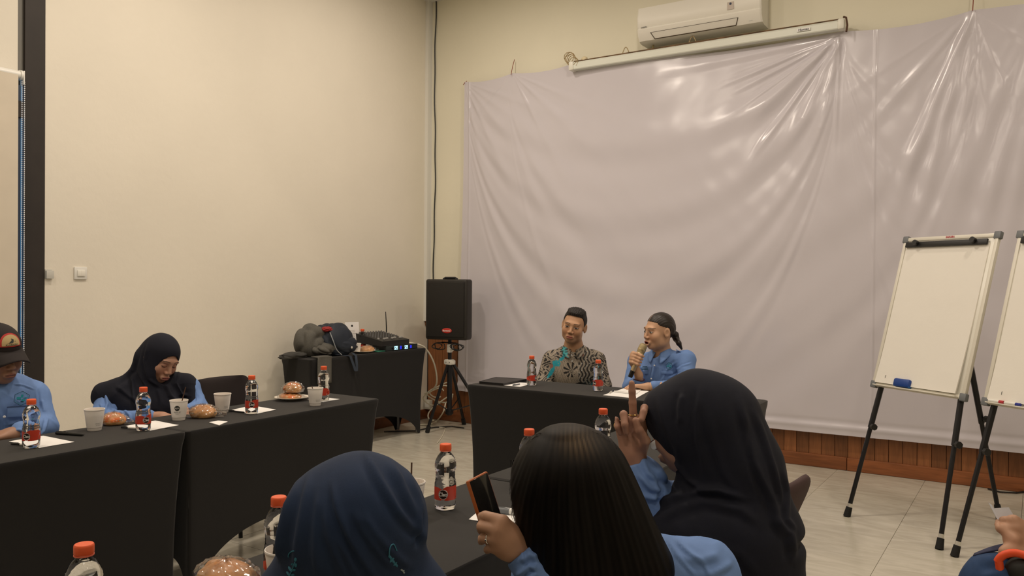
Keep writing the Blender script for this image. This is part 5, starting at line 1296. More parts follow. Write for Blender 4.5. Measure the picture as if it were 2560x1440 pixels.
# ---------------------------------------------------------------- the woman with the microphone
def speaker_woman():
    fr = Frame(-2.09, 5.02); pt = fr.pt; root = person(fr, 'woman in a light blue shirt with a ponytail speaking into a microphone')
    hc = pt(1647, 829, -.02); R = basis([-.82, -.57, -.05], up=unit([.04, 0, 1])); sc = 1.02
    neck = pt(1654, 882, .03)
    b = S(); add_head(b, hc, R, sc, mouth=.010, neck_to=neck, nr=(.050, .052)); b.cone(neck, pt(1646, 935, .06), .052, .10, .04, sq=(1, 1.3, 1))
    col = skin_colour(np.array([.54, .32, .20]), 'open', lip=(.45, .13, .11))
    def colr(V):
        Q = ((V - hc) @ R) / sc; C = col(Q); m_ = (Q[:, 1] > .07) & (np.abs(Q[:, 2] + .067) < .006) & (np.abs(Q[:, 0]) < .015) & (Q[:, 1] < .098); C[m_] = (.08, .015, .012); return C
    # hands join the same body
    mt, mbm = pt(1607, 868, -.155), pt(1575, 943, -.165); mx_ = unit(mt - mbm); side = unit(np.cross(mx_, [0, -1, 0]) * 1.0)
    if side[0] < 0: side = -side
    fv = unit(np.cross(side, mx_)); fv = fv if fv[1] < 0 else -fv
    gc = mbm + (mt - mbm) * .60
    for i in range(4):
        o = .031 - i * .020; q0 = gc + mx_ * o
        b.chain([q0 - side * .036 + fv * .002 - mx_ * .006, q0 - side * .020 + fv * .026, q0 + side * .010 + fv * .030, q0 + side * .026 + fv * .014], [.0105, .0105, .0095, .008], .005)
    b.ell(gc - side * .030 - fv * .014 - mx_ * .004, (.024, .030, .044), .015); b.chain([gc - side * .02 - fv * .024 - mx_ * .02, gc + side * .006 - fv * .026 + mx_ * .01, gc + side * .016 - fv * .012 + mx_ * .045], [.017, .012, .009], .01)
    wr = pt(1597, 938, -.12); b.cone(gc - side * .018 - fv * .022 - mx_ * .03, wr, .026, .024, .02); b.cone(wr, wr + [.0, .03, -.10], .024, .03, .02)
    hw = pt(1624, 968, -.30); hd = unit(pt(1578, 968, -.31) - hw)
    add_hand(b, hw, hd + [0, 0, .10], (0.0, -.15, -1), thumb=1, curls=[(.05, .45, .25), (.10, .55, .3), (.15, .6, .3), (.2, .6, .3)], spread=.18, sc=.95, thumb_pose=[(.6, .6, .3), (.8, .3, .3), (.9, .1, .3)])
    b.cone(hw, hw - hd * .08 + [0, .02, .0], .026, .032, .02)
    skin_obj('body', b, hc - [.22, .42, .36], hc + [.16, .2, .14], .0021, SKINM, root, col=colr, it=1)
    # hair pulled back from a side parting into a ponytail
    h = S(); h.ell((0, -.018, .036), (.0800, .0965, .0885)); h.ell((0, -.07, .01), (.055, .045, .055), .02)
    def cut(P):
        x, y, z = P.T; line = np.where(y > .0, .064 + .35 * np.clip(.06 - y, 0, .06) * 0 - .9 * np.clip(np.abs(x) - .045, 0, 1) * (y < .045) + .35 * np.clip(y - .05, 0, 1), np.where(y > -.03, .03 - (0 - y) * .6, .012 - (-.03 - y) * 1.35))
        return (line - z) * .6
    h.fn(cut); h.fn(lambda P: -.0005 * np.sin(P[:, 0] * 500 + P[:, 2] * 200), cut=False)
    h.fn(lambda P: .004 * np.exp(-((P[:, 0] - .012) / .003) ** 2) * (P[:, 1] > -.03) * (P[:, 2] > .06), cut=False)
    g = S(); g.ops = [('g', h, hc, R, sc, 0)]; ear = hc + R @ np.array([-.082, -.012, -.002]) * sc; g.ell(ear + [0, 0, 0], (.030, .030, .034), .004, neg=True)
    pony = [hc + R @ (np.array(q) * sc) for q in ((-.0, -.10, -.012), (-.004, -.122, -.03), (-.006, -.130, -.055))] + [pt(1697, 858, .0), pt(1704, 872, -.0)]
    g.chain(pony, [.020, .024, .020, .016, .007], .01)
    hm = mat('dark_brown_hair', (.014, .009, .007), .42, noise=(200, .4), vcol='Col')
    def hcol(V):
        Q = ((V - hc) @ R) / sc; C = np.tile([.014, .009, .007], (len(V), 1)); m_ = (np.abs(Q[:, 0] - .012) < .0032) & (Q[:, 1] > -.02) & (Q[:, 2] > .06); C[m_] = (.28, .16, .10); return C
    skin_obj('hair', g, hc - [.2, .2, .18], hc + [.24, .24, .16], .0026, hm, root, col=hcol, it=0)
    tie = hc + R @ np.array([-.003, -.116, -.022]) * sc; MB().tube([tie + [.0, 0, -.006] + np.array([.02 * math.cos(t), .02 * math.sin(t), .012 * math.cos(t)]) for t in np.linspace(0, 6.3, 14)], .006, 6).build('hair_tie', NAVYC, root)
    # shirt
    s = S(); shr, shl = pt(1716, 899, -.03), pt(1592, 903, .08); ch = pt(1652, 935, .05)
    s.ell(ch, (.155, .115, .14)); s.cone(neck + [0, 0, -.012], neck - [0, 0, .05], .058, .08, .02); s.cone(neck - [0, 0, .035], shl, .05, .052, .04); s.cone(neck - [0, 0, .035], shr, .055, .056, .04)
    s.ell([ch[0], .08, .76], (.15, .125, .18), .06); s.ell([ch[0], .12, .58], (.17, .14, .13), .05)
    el = pt(1574, 968, -.02); s.cone(shl, el, .056, .046, .03); wc = wr + [-.004, .012, -.045]; s.cone(el, wc, .046, .037, .02)
    er = pt(1715, 968, -.14); s.cone(shr, er, .060, .050, .03); wc2 = hw - hd * .028 + [.0, .004, .004]; s.cone(er, wc2, .050, .036, .02)
    s.ell(neck + R @ np.array([0, .05, .01]), (.042, .042, .05), .01, neg=True)
    lines = [([(1690, 905), (1665, 925), (1652, 960)], .006, .010), ([(1715, 925), (1695, 935), (1672, 945)], .006, .008), ([(1728, 905), (1705, 912), (1690, 925)], .005, .007), ([(1600, 915), (1612, 935), (1618, 965)], .005, .008), ([(1720, 945), (1690, 955), (1660, 968)], .005, .007), ([(1583, 900), (1578, 925), (1580, 950)], .005, .007)]
    fl_ = fold_lines(fr, lines, -.05); wk = wrinkles(30, .005, 11)
    skin_obj('shirt', s, ch - [.3, .42, .48], ch + [.3, .28, .2], .0038, BLUE, root, disp=lambda V, N: fl_(V, N) + wk(V), it=1)
    collar(root, fr, neck + [0, -.006, .012], [-.42, -.9, 0], BLUE, r=.055, drop=.036, tip=.070, open_=.9)
    # placket, buttons, pockets, emblem, epaulette
    pl = [pt(1637, 908, -.072), pt(1633, 925, -.082), pt(1629, 945, -.083), pt(1627, 962, -.07)]
    MB().tube([p + [0, .004, 0] for p in pl], .0075, 8).build('placket', BLUE, root); buttons(root, [pt(1636, 914, -.088), pt(1628, 947, -.096)], (-.2, -1, 0), .0055)
    c = pt(1673, 915, -.088); o = patch_emblem(root, c, (.93, -.28, .25), (-.22, 0, 1), .0235)
    c = pt(1612, 920, -.055); MB().box(tuple(c), (.042, .003, .005)).box(tuple(c - [0, 0, .009]), (.04, .003, .004)).box(tuple(c + [0, 0, .009]), (.03, .003, .004)).build('name_embroidery', TURQD, root, smooth=0)
    for px in (1613, 1668): c = pt(px, 932, -.078 if px > 1640 else -.05); MB().box(tuple(c), (.075, .003, .018), .001).build('pocket_flap', BLUE, root)
    a, b2 = pt(1695, 880, -.03), pt(1712, 884, -.05); MB().box(tuple((a + b2) / 2 + [0, -.0, .006]), (.075, .032, .004), .001, R=Matrix.Rotation(.35, 3, 'Y')).build('epaulette', BLUE, root)
    MB().tube([wr + [.0, .01, -.03] + np.array([.034 * math.cos(t), .034 * math.sin(t), .004 * math.sin(2 * t)]) for t in np.linspace(0, 6.3, 20)], .004, 6).build('bracelet', mat('dark_red_beads', (.10, .02, .015), .5), root)
    MB().tube([hw - hd * .006 + np.cross(hd, [0, 0, 1]) * .030 * math.cos(t) + np.array([0, 0, .030 * math.sin(t)]) for t in np.linspace(0, 6.3, 20)], .0022, 6).build('bracelet', mat('beige_cord', (.6, .4, .25), .5), root)
    seated_legs(root, fr, [ch[0], .20, .50], (-.3, -1), JEANS, knee=.14)
    # microphone, a thing of its own
    W = lambda p: fr.world(p); o = W(mbm); mk = empty('microphone', tuple(o), 'champagne gold wireless microphone held before the speaking woman', 'microphone')
    ax = unit(W(mt) - o); g = lambda t: tuple(ax * t); Lm = np.linalg.norm(W(mt) - o) + .012
    CH = mat('champagne_metal', (.62, .50, .30), .28, metal=.9)
    MB().tube([g(.045), g(.075), g(Lm - .075)], [.0155, .0165, .0195], 20).build('mic_handle', CH, mk)
    MB().tube([g(.0), g(.046)], [.0145, .0155], 18).build('tail_cap', mat('glossy_black', (.006, .006, .006), .12), mk)
    MB().tube([g(Lm - .085), g(Lm - .072), g(Lm - .062)], [.024, .025, .022], 18).build('blue_band', mat('royal_blue', (.01, .03, .30), .4), mk)
    MB().tube([g(Lm - .062), g(Lm - .058), g(Lm - .05)], [.024, .0265, .0245], 22).tube([g(Lm - .034), g(Lm - .028), g(Lm - .022)], [.0265, .0275, .0265], 22).build('mic_ring', CH, mk)
    MB().tube([g(Lm - .052), g(Lm - .035), g(Lm - .005), g(Lm + .008), g(Lm + .013)], [.024, .026, .0255, .021, .010], 22).build('mic_grille', mat('gold_mesh', (.42, .34, .19), .45, metal=.8, noise=(900, .5), bump=(900, .8, .002)), mk)
speaker_woman()

# ---------------------------------------------------------------- woman in navy veil and cape, left
def left_woman():
    fr = Frame(-3.86, 2.55); pt = fr.pt; root = person(fr, 'woman in a navy veil and cape over light blue sleeves, looking down')
    hc = pt(402, 897, -.02); R = basis([.50, -.74, -.46], up=unit([.18, .0, 1])); sc = .98; neck = pt(376, 958, .05)
    b = S(); add_head(b, hc, R, sc, neck_to=neck, nr=(.05, .055)); b.cone(neck, pt(376, 1020, .08), .06, .11, .04)
    col = skin_colour(np.array([.45, .255, .175]), 'closed', lip=(.36, .13, .11))
    h1 = pt(452, 1030, -.20); add_hand(b, h1, (.4, -.8, -.12), (0, .1, -1), thumb=-1, curls=[(.3, .5, .3)] * 4, sc=.93)
    b.cone(h1, h1 + [.06, .10, .0], .024, .03, .02)
    h2 = pt(402, 1043, -.18); add_hand(b, h2, (.7, -.5, -.05), (0, .1, -1), thumb=1, curls=[(.3, .6, .3)] * 4, sc=.93); b.cone(h2, h2 - [.08, -.04, 0], .024, .03, .02)
    skin_obj('body', b, hc - [.16, .42, .40], hc + [.20, .26, .13], .0024, SKINM, root, col=lambda V: col(((V - hc) @ R) / sc), it=1)
    # shirt below the cape
    s = S(); ch = pt(372, 1010, .06); s.ell(ch, (.175, .12, .15)); s.ell([ch[0], .10, .62], (.17, .14, .22), .06)
    shl, shr = pt(273, 1003, .04), pt(474, 968, .05); el, er = pt(252, 1052, -.06), pt(498, 1020, -.02)
    s.cone(ch + [0, 0, .08], shl, .07, .06, .04).cone(ch + [0, 0, .08], shr, .07, .052, .04); s.cone(shl, el, .066, .056, .02).cone(el, h2 - [.05, -.02, 0], .054, .036, .02); s.cone(shr, er, .052, .044, .02).cone(er, h1 + [.035, .05, 0], .044, .033, .02)
    fl_ = fold_lines(fr, [([(262, 985), (268, 1010), (256, 1040)], .010, .008), ([(285, 1000), (290, 1025), (310, 1040)], .012, .010), ([(300, 1010), (325, 1030), (330, 1050)], .008, .007), ([(250, 1010), (262, 1030)], .006, .006), ([(490, 965), (494, 990), (492, 1005)], .006, .006)], -.05); wk = wrinkles(28, .006, 5)
    skin_obj('shirt', s, ch - [.34, .42, .50], ch + [.36, .26, .24], .0045, BLUE, root, disp=lambda V, N: fl_(V, N) + wk(V), it=1)
    # veil: hood round the face and a cape over the shoulders
    v = S(); hood = S(); hood.ell((0, -.020, .030), (.090, .108, .100)); hood.ell((0, .012, -.05), (.080, .085, .080), .04); v.grp(hood, hc, R, sc, 0)
    v.cone(pt(378, 900, .04), pt(362, 945, .07), .085, .075, .05); v.cone(pt(392, 945, -.02), pt(385, 985, .02), .060, .085, .05)
    v.cone(pt(362, 955, .06), pt(268, 990, .05), .070, .075, .05, sq=(1, 1.15, 1)); v.cone(pt(372, 955, .06), pt(462, 960, .06), .066, .060, .05)
    v.ell(pt(378, 1015, .0), (.155, .12, .125), .05); v.cone(pt(300, 990, .02), pt(345, 1040, -.03), .07, .05, .04); v.cone(pt(466, 962, .03), pt(486, 1012, -.02), .046, .03, .03)
    o_ = S(); face = S(); face.ell((0, .085, -.018), (.0605, .075, .080)); fc = lambda P: -face(((P - hc) @ R) / sc) * sc
    v.fn(fc)
    inner = S(); inner.ell((0, -.014, .026), (.0740, .090, .083)); inner.ell((0, .022, -.032), (.062, .066, .080), .03); v.fn(lambda P: -(inner(((P - hc) @ R) / sc) * sc - .002))
    v.fn(lambda P: (P[:, 2] < -9) * 0 + np.maximum(-(P[:, 2] - (pt(300, 1030)[2] - .0) + .55 * (P[:, 0] - pt(300, 1030)[0] ) * -1.0) * .6 - .012, -1) if False else np.full(len(P), -1.0))
    lines = [([(352, 850), (345, 890), (335, 930), (300, 960)], -.006, .012), ([(372, 850), (362, 900), (372, 945), (400, 965)], .006, .010), ([(345, 925), (365, 960), (372, 1005), (376, 1040)], .009, .010), ([(330, 940), (335, 980), (350, 1030)], .010, .012), ([(415, 960), (425, 985), (440, 1000)], .008, .010), ([(395, 968), (402, 1000), (398, 1040)], .006, .012), ([(450, 925), (438, 960), (452, 985), (470, 990)], .010, .010), ([(290, 965), (320, 985), (345, 1000)], .007, .012), ([(432, 1010), (445, 1020), (470, 1018)], .006, .008)]
    fl2 = fold_lines(fr, lines, -.03)
    skin_obj('veil', v, hc - [.42, .34, .46], hc + [.30, .30, .17], .0032, NAVYH, root, disp=lambda V, N: 1.4 * fl2(V, N) + wrinkles(17, .009, 31)(V) * np.clip((hc[2] - .06 - V[:, 2]) * 12, 0.12, 1), it=2)
    seated_legs(root, fr, [ch[0], .18, .50], (.5, -1), JEANS, knee=.12)
left_woman()

# ---------------------------------------------------------------- man in a cap, left edge
def cap_man():
    fr = Frame(-3.92, 1.86); pt = fr.pt; root = person(fr, 'person in a black cap and light blue shirt with a turquoise hexagon badge')
    hc = pt(-4, 889, -.02); R = basis([.50, -.80, -.20], up=unit([-.10, .05, 1])); sc = 1.04; neck = pt(-2, 948, .06)
    b = S(); add_head(b, hc, R, sc, male=True, neck_to=neck, nr=(.056, .062)); b.cone(neck, pt(0, 1010, .08), .065, .12, .04)
    col = skin_colour(np.array([.34, .19, .125]), 'closed', True, lip=(.28, .12, .09))
    hnd = pt(30, 1085, -.27); add_hand(b, hnd, (-.8, -.5, 0), (0, .1, -1), thumb=1, sc=1.0); b.cone(hnd, hnd + [.06, .05, 0], .026, .032, .02)
    skin_obj('body', b, hc - [.24, .40, .42], hc + [.18, .26, .15], .003, SKINM, root, col=lambda V: col(((V - hc) @ R) / sc), it=1)
    MB().ell(hc + R @ np.array([0, -.02, .02]), (.078, .095, .085), 24, 16, R=Matrix(R.tolist())).build('hair', HAIR, root)
    # cap
    cp = S(); cp.ell((0, -.016, .048), (.088, .105, .092)); cp.fn(lambda P: (.040 - .25 * P[:, 1] - P[:, 2]) * .9)
    g = S(); g.ops = [('g', cp, hc, R, sc, 0)]; CAPB = mat('black_cap_cloth', lin((34, 28, 28)), .85, noise=(300, .1), bump=(600, .3, .001))
    cpo = skin_obj('cap', g, hc - .2, hc + .2, .003, CAPB, root, it=1)
    P = []; W_ = lambda q: hc + R @ (np.array(q) * sc)
    for i in range(9):
        v_ = i / 8; row = []
        for j in range(21):
            a = (j / 20 - .5) * 2.3; ca, sa = math.cos(a), math.sin(a)
            r0 = np.array([.088 * sa, -.016 + .103 * ca, .030 - .25 * (-.016 + .103 * ca) * 0 + .012]); out = np.array([.074 * sa, .066 + .108 * ca ** .6 if ca > 0 else .07, .0])
            p = r0 * (1 - v_) + np.array([.074 * sa, .080 + .062 * max(ca, 0) ** .5, .014 - .030 * sa ** 2]) * v_; p[2] += -.010 * v_ * 0 + .012 * math.sin(v_ * PI) * 0
            row.append(W_(p))
        P.append(row)
    br = MB().grid(P).build('cap_brim', CAPB, root, smooth=60); br.modifiers.new('s', 'SOLIDIFY').thickness = .004
    MB().ell(W_((0, -.016, .142)), (.008, .008, .004), 12, 8).build('top_button', CAPB, root)
    # arched badge on the cap front
    def onc(x, z, off=0):       # point on the dome front, x and z in head space
        y2 = 1 - (x / .088) ** 2 - ((z - .048) / .092) ** 2; y = -.016 + .105 * math.sqrt(max(y2, .01)); n_ = unit([x / .088 ** 2, (y + .016) / .105 ** 2, (z - .048) / .092 ** 2]); return W_(np.array([x, y, z]) + n_ * (.0025 + off))
    def arch(rx_, z0, hgt, off, M, nm, par, xo=0):
        mb = MB(); n = 18; vs = []; fs = []
        for i in range(n + 1):
            a = PI * i / n; X, Z = rx_ * math.cos(a), hgt * math.sin(a) ** .8
            for q in range(5): vs.append(onc(xo + X, z0 + Z * q / 4, off))
        for i in range(n):
            for q in range(4): k = i * 5 + q; fs.append((k, k + 1, k + 6, k + 5))
        mb.add(vs, fs); return mb.build(nm, M, par, smooth=60)
    pa = arch(.043, .062, .052, 0, mat('red_badge_edge', lin((175, 45, 40)), .7), 'badge', cpo); arch(.0365, .066, .042, .0012, mat('tan_badge', lin((180, 158, 112)), .8), 'badge_field', pa)
    DK = mat('dark_print', (.03, .035, .03), .7); mb = MB()
    bird = [(-.021, .0755), (-.012, .0775), (-.004, .084), (.001, .088), (-.001, .094), (.004, .0925), (.009, .090), (.008, .085), (.007, .080), (.003, .077), (-.005, .0765)]
    mb.add([onc(-x, z, .0022) for x, z in bird], [tuple(range(len(bird)))]); mb.add([onc(-x, z, .0022) for x, z in ((.012, .083), (.016, .080), (.015, .085))], [(0, 1, 2)]); mb.build('badge_bird', DK, pa, smooth=0)
    mb = MB(); v_, f = text_geo('KLUNGSU', .0105, .0002); mb.add([onc(-p[0], .0695 + p[1] * .9, .0022) for p in v_], f); mb.build('lettering', DK, pa, smooth=0)
    # shirt
    s = S(); ch = pt(-2, 1015, .05); shr, shl = pt(84, 992, .03), pt(-88, 992, .03); s.ell(ch, (.19, .12, .16)); s.cone(neck - [0, 0, .015], neck - [0, 0, .06], .068, .09, .02)
    s.cone(neck - [0, 0, .05], shl, .06, .062, .04).cone(neck - [0, 0, .05], shr, .06, .060, .04); s.ell([ch[0], .09, .66], (.18, .14, .24), .06)
    er, el = pt(112, 1068, -.06), pt(-118, 1068, -.06); s.cone(shr, er, .064, .054, .03).cone(shl, el, .064, .054, .03); s.cone(er, hnd + [.03, .02, .01], .052, .038, .02).cone(el, el + [.12, -.12, -.02], .052, .04, .02)
    s.ell(neck + [.01, -.06, .03], (.05, .05, .05), .01, neg=True)
    fl_ = fold_lines(fr, [([(96, 975), (100, 1010), (88, 1040)], -.007, .007), ([(35, 962), (60, 965), (86, 975)], .004, .004), ([(20, 1062), (45, 1055), (70, 1060)], .007, .007), ([(0, 1025), (8, 1060), (5, 1100)], .005, .007), ([(118, 1040), (108, 1065), (90, 1080)], .007, .007), ([(104, 1000), (112, 1030)], .006, .007)], -.06); wk = wrinkles(26, .005, 8)
    skin_obj('shirt', s, ch - [.36, .42, .52], ch + [.36, .26, .24], .0045, BLUE, root, disp=lambda V, N: fl_(V, N) + wk(V), it=1)
    collar(root, fr, neck + [0.0, -.002, .002], [.15, -1, 0], BLUE, r=.066, drop=.038, tip=.065, open_=.8)
    patch_emblem(root, pt(54, 996, -.088), (1, .12, -.12), (.14, 0, 1), .032)
    c = pt(45, 1016, -.088); MB().box(tuple(c), (.085, .003, .004)).build('pocket_seam', mat('seam_blue', lin((60, 80, 120)), .8), root, smooth=0)
    c = pt(47, 1029, -.086); MB().box(tuple(c), (.088, .003, .045), .001, R=Matrix.Rotation(.02, 3, 'Y')).build('pocket_flap', BLUE, root)
    buttons(root, [pt(11, 1042, -.092), pt(5, 1091, -.09)], (0, -1, 0), .006)
    seated_legs(root, fr, [ch[0], .14, .50], (.5, -1), JEANS, knee=.20)
cap_man()

# ---------------------------------------------------------------- near row: dark blue veil seen from behind
CHN = CHF
def near_blue():
    q = hx(872, 1270, -.86); fr = Frame(q[0], q[1]); pt = fr.pt; root = person(fr, 'person seen from behind in a dark blue veil with embroidered sprigs')
    hc = pt(884, 1262, 0); v = S()
    v.ell(pt(901, 1266, 0), (.089, .11, .078)); v.ell(pt(889, 1306, .0), (.104, .105, .088), .02); v.cone(pt(878, 1345, .01), pt(881, 1480, .03), .106, .124, .03, sq=(1, 1.15, 1)); v.ell(pt(880, 1650, .04), (.20, .14, .13), .05)
    v.ell(pt(880, 1750, .06), (.19, .15, .25), .06)
    L = [([(900, 1140), (916, 1164), (954, 1218), (994, 1279), (1053, 1348), (1078, 1395)], .0042, .0065), ([(829, 1216), (843, 1270), (876, 1336), (923, 1419), (945, 1460)], .0042, .006), ([(960, 1160), (1008, 1223), (1045, 1300), (1072, 1372)], .0050, .0075), ([(888, 1272), (905, 1310), (947, 1372), (990, 1432)], .0032, .006), ([(905, 1272), (930, 1315), (985, 1385), (1030, 1440)], .0030, .007),
         ([(742, 1223), (722, 1290), (702, 1360), (690, 1440)], .0050, .007), ([(770, 1215), (757, 1290), (740, 1380), (733, 1450)], .0036, .008), ([(797, 1235), (792, 1300), (790, 1380), (795, 1450)], .0030, .008), ([(722, 1265), (705, 1320), (690, 1390), (680, 1450)], .0040, .006), ([(1062, 1300), (1060, 1345), (1050, 1380)], -.006, .006), ([(1020, 1195), (1050, 1260), (1066, 1320)], .004, .007), ([(812, 1260), (822, 1330), (850, 1400), (870, 1450)], .0028, .008), ([(850, 1340), (872, 1390), (900, 1450)], .0026, .007)]
    f_ = fold_lines(fr, L, -.09)
    # low-frequency sag
    skin_obj('veil', v, hc - [.28, .22, .62], hc + [.28, .22, .15], .0038, TEALH, root, disp=lambda V, N: 1.45 * f_(V, N) + .0012 * np.sin(V[:, 0] * 55 + V[:, 2] * 22), it=2)
    b = S(); b.ell(hc - [0, 0, .03], (.065, .08, .075)); b.cone(hc - [0, 0, .06], hc - [0, -.02, .2], .05, .06, .03); b.ell(hc - [0, -.04, .42], (.15, .09, .2), .05); skin_obj('body', b, hc - [.2, .2, .65], hc + [.2, .2, .12], .01, SKINM, root, col=lambda V: np.tile(SKINC, (len(V), 1)))
    # embroidered sprigs lying on the veil
    dg = bpy.context.evaluated_depsgraph_get(); veil = [c for c in root.children if c.name.startswith('veil')][0]
    from mathutils.bvhtree import BVHTree
    me = veil.data; bv = BVHTree.FromPolygons([v_.co for v_ in me.vertices], [p.vertices for p in me.polygons])
    def on(px, py):
        A = fr.loc(CAM); B_ = pt(px, py, 0); d = Vector(B_ - A).normalized(); h = bv.ray_cast(Vector(A), d); return np.array(h[0]) + np.array(h[1]) * .0008 if h[0] else B_
    EM = mat('teal_embroidery', lin((44, 112, 138)), .6); EM2 = mat('pale_embroidery', lin((150, 165, 175)), .6)
    def sprig(pts_list, leaves, M=EM):
        mb = MB()
        for P in pts_list: mb.tube([on(q_[0], q_[1]) for q_ in smooth_path([(x, y, 0) for x, y in P], 4)], .0009, 5)
        for (x, y, an, l_, w_) in leaves:
            l_ *= .85; w_ *= .62; c = on(x, y); u = unit(on(x + math.cos(an) * 3, y - math.sin(an) * 3) - c); z = np.array([0, -1, 0]); s_ = unit(np.cross(u, z)); n_ = np.cross(s_, u)
            vs = [c + u * (l_ * math.cos(t)) + s_ * (w_ * math.sin(t)) for t in np.linspace(0, 2 * PI, 13)[:-1]]; top = [c + n_ * .0012 * (1 if n_[1] < 0 else -1)]
            mb.add(vs + top, [(i, (i + 1) % 12, 12) for i in range(12)])
        o = mb.build('embroidery', M, root, kind=None); return o
    sprig([[(991, 1377), (988, 1369), (984, 1361), (978, 1362), (974, 1370), (973, 1385), (975, 1394)], [(975, 1394), (982, 1404), (992, 1416)]], [(974, 1392, 2.2, .005, .003), (979, 1398, .9, .006, .0035), (983, 1403, 2.4, .005, .003), (986, 1409, .7, .005, .003), (990, 1413, 2.2, .005, .003)])
    sprig([[(1003, 1422), (1010, 1432)]], [(1003, 1424, 2.2, .003, .002), (1009, 1431, 2.2, .003, .002), (1008, 1427, 1, .002, .002)], EM2)
    sprig([[(722, 1392), (723, 1384), (730, 1379), (736, 1377)], [(738, 1405), (733, 1420), (725, 1440)]], [(732, 1410, 1.2, .006, .003), (740, 1412, 1.6, .005, .003), (727, 1422, 2.3, .007, .0035), (736, 1424, .8, .007, .0035), (722, 1434, 2.3, .006, .003), (733, 1437, .6, .006, .0035), (739, 1398, 1.5, .004, .003)])
    seated_legs(root, fr, fr.loc([q[0] + .04, q[1], .50]), fr.loc(fr.o + np.array([-1, 0.001, 0])), JEANS, knee=.10)
near_blue()

# ---------------------------------------------------------------- long black hair, seen from behind, holding a phone
def long_hair():
    q = hx(1452, 1250, -.79); fr = Frame(q[0], q[1]); pt = fr.pt; root = person(fr, 'person with long black hair seen from behind, holding up a phone')
    hc = pt(1425, 1165, 0)
    h = S(); h.ell(pt(1422, 1182, 0), (.100, .108, .080)); h.ell(pt(1400, 1212, .01), (.086, .10, .105), .02); h.ell(pt(1462, 1205, .0), (.078, .10, .10), .02)
    h.cone(pt(1420, 1210, .0), pt(1465, 1340, .01), .108, .112, .05, sq=(1, 1.2, 1)); h.cone(pt(1465, 1330, .0), pt(1500, 1480, .0), .116, .118, .05, sq=(1, 1.5, 1)); h.cone(pt(1480, 1205, 0), pt(1612, 1420, -.02), .058, .052, .05); h.cone(pt(1330, 1200, .03), pt(1345, 1330, .03), .036, .030, .03)
    h.cone(pt(1500, 1480, 0), pt(1510, 1640, .0), .12, .10, .05, sq=(1, 1.8, 1))
    h.ell(pt(1415, 1090, .0), (.03, .04, .012), .03)
    def strands(V, N):
        c = fr.pt(1412, 1085, -.02); x = V[:, 0] - c[0]; z = np.maximum(c[2] - V[:, 2], .0) + .04; a = x / z ** .45
        k_ = np.clip((c[2] - V[:, 2]) * 10, 0, 1); return k_ * .0006 * np.sin(a * 260 + 2 * np.sin(V[:, 2] * 14)) + k_ * .0007 * np.sin(a * 97 + 1.5 * np.sin(V[:, 2] * 9 + 1)) + k_ * .0014 * np.sin(a * 31 + 1.0)
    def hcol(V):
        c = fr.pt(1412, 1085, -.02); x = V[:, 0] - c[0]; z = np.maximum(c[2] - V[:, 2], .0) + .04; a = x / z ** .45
        C = np.tile([.0040, .0030, .0026], (len(V), 1)); C = C * (1 + .6 * np.sin(a * 190 + np.sin(V[:, 2] * 20)) * np.sin(a * 67))[:, None]; q_ = fr.pt(1445, 1098, -.03); g_ = np.exp(-(((V[:, 0] - q_[0] - .25 * (q_[2] - V[:, 2])) / .035) ** 2 + ((V[:, 2] - q_[2]) / .022) ** 2)) * (1 + .7 * np.sin(a * 170)); return C + g_[:, None] * np.array([.055, .038, .022])  # adds a painted brown highlight to the hair colour at the crown
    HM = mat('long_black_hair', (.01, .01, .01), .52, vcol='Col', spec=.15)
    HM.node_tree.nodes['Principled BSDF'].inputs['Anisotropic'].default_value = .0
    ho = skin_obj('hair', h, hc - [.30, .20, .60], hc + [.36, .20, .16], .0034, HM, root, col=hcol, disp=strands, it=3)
    # loose strands along the silhouette and crown
    rg = np.random.default_rng(5); mb = MB()
    def strand(pts, r=.0004): mb.tube(pts, [r] * (len(pts) - 1) + [r * .3], 3, caps=False)
    for k in range(110):
        t = rg.uniform(0, 1); x0 = 1290 + rg.normal(0, 5) + 3 * t; sway = rg.normal(0, 7)
        strand([pt(x0 + 14 * math.sin(u * 3) * (sway / 14) - 5 * math.sin(u * PI) + u * 30 * rg.uniform(.3, 1.3), 1150 + u * rg.uniform(120, 270), .02 + rg.normal(0, .01)) for u in np.linspace(0, 1, 9)])
    for k in range(70):
        a0 = rg.uniform(-.8, .8); L_ = rg.uniform(40, 80); xs = 1420 + a0 * 95; ys = 1084 + 26 * a0 * a0 - rg.uniform(2, 14)
        strand([pt(xs + a0 * u * L_ * 1.0 + rg.normal(0, 1), ys + u * u * L_ * .8 - 6 * math.sin(u * PI), -.02) for u in np.linspace(0, 1, 7)], .00035)
    mb.build('loose_strands', HAIR, root, kind='stuff')
    # shirt: shoulders and forearms
    s = S(); shr = pt(1762, 1432, .03); shl = pt(1350, 1450, .05); ch = pt(1560, 1500, .05); s.ell(ch, (.19, .11, .14)); s.cone(pt(1560, 1415, .05), shr, .06, .062, .05); s.cone(pt(1540, 1420, .05), shl, .06, .055, .05); s.ell(ch - [0, -.02, .2], (.17, .13, .22), .06)
    s.cone(shr, pt(1850, 1600, .05), .066, .05, .03)
    wr = pt(1300, 1376, -.02); el = pt(1395, 1500, -.04); s.cone(shl, el, .058, .05, .03)
    fl_ = fold_lines(fr, [([(1690, 1362), (1720, 1385), (1760, 1410), (1775, 1440)], .004, .005), ([(1668, 1360), (1700, 1400), (1740, 1440)], .003, .004), ([(1720, 1400), (1760, 1402), (1800, 1392)], .006, .009), ([(1755, 1440), (1800, 1425), (1840, 1415)], .006, .009)], -.03); wk = wrinkles(24, .005, 17)
    skin_obj('shirt', s, ch - [.34, .26, .46], ch + [.36, .24, .30], .0045, BLUE, root, disp=lambda V, N: fl_(V, N) + wk(V), it=2)
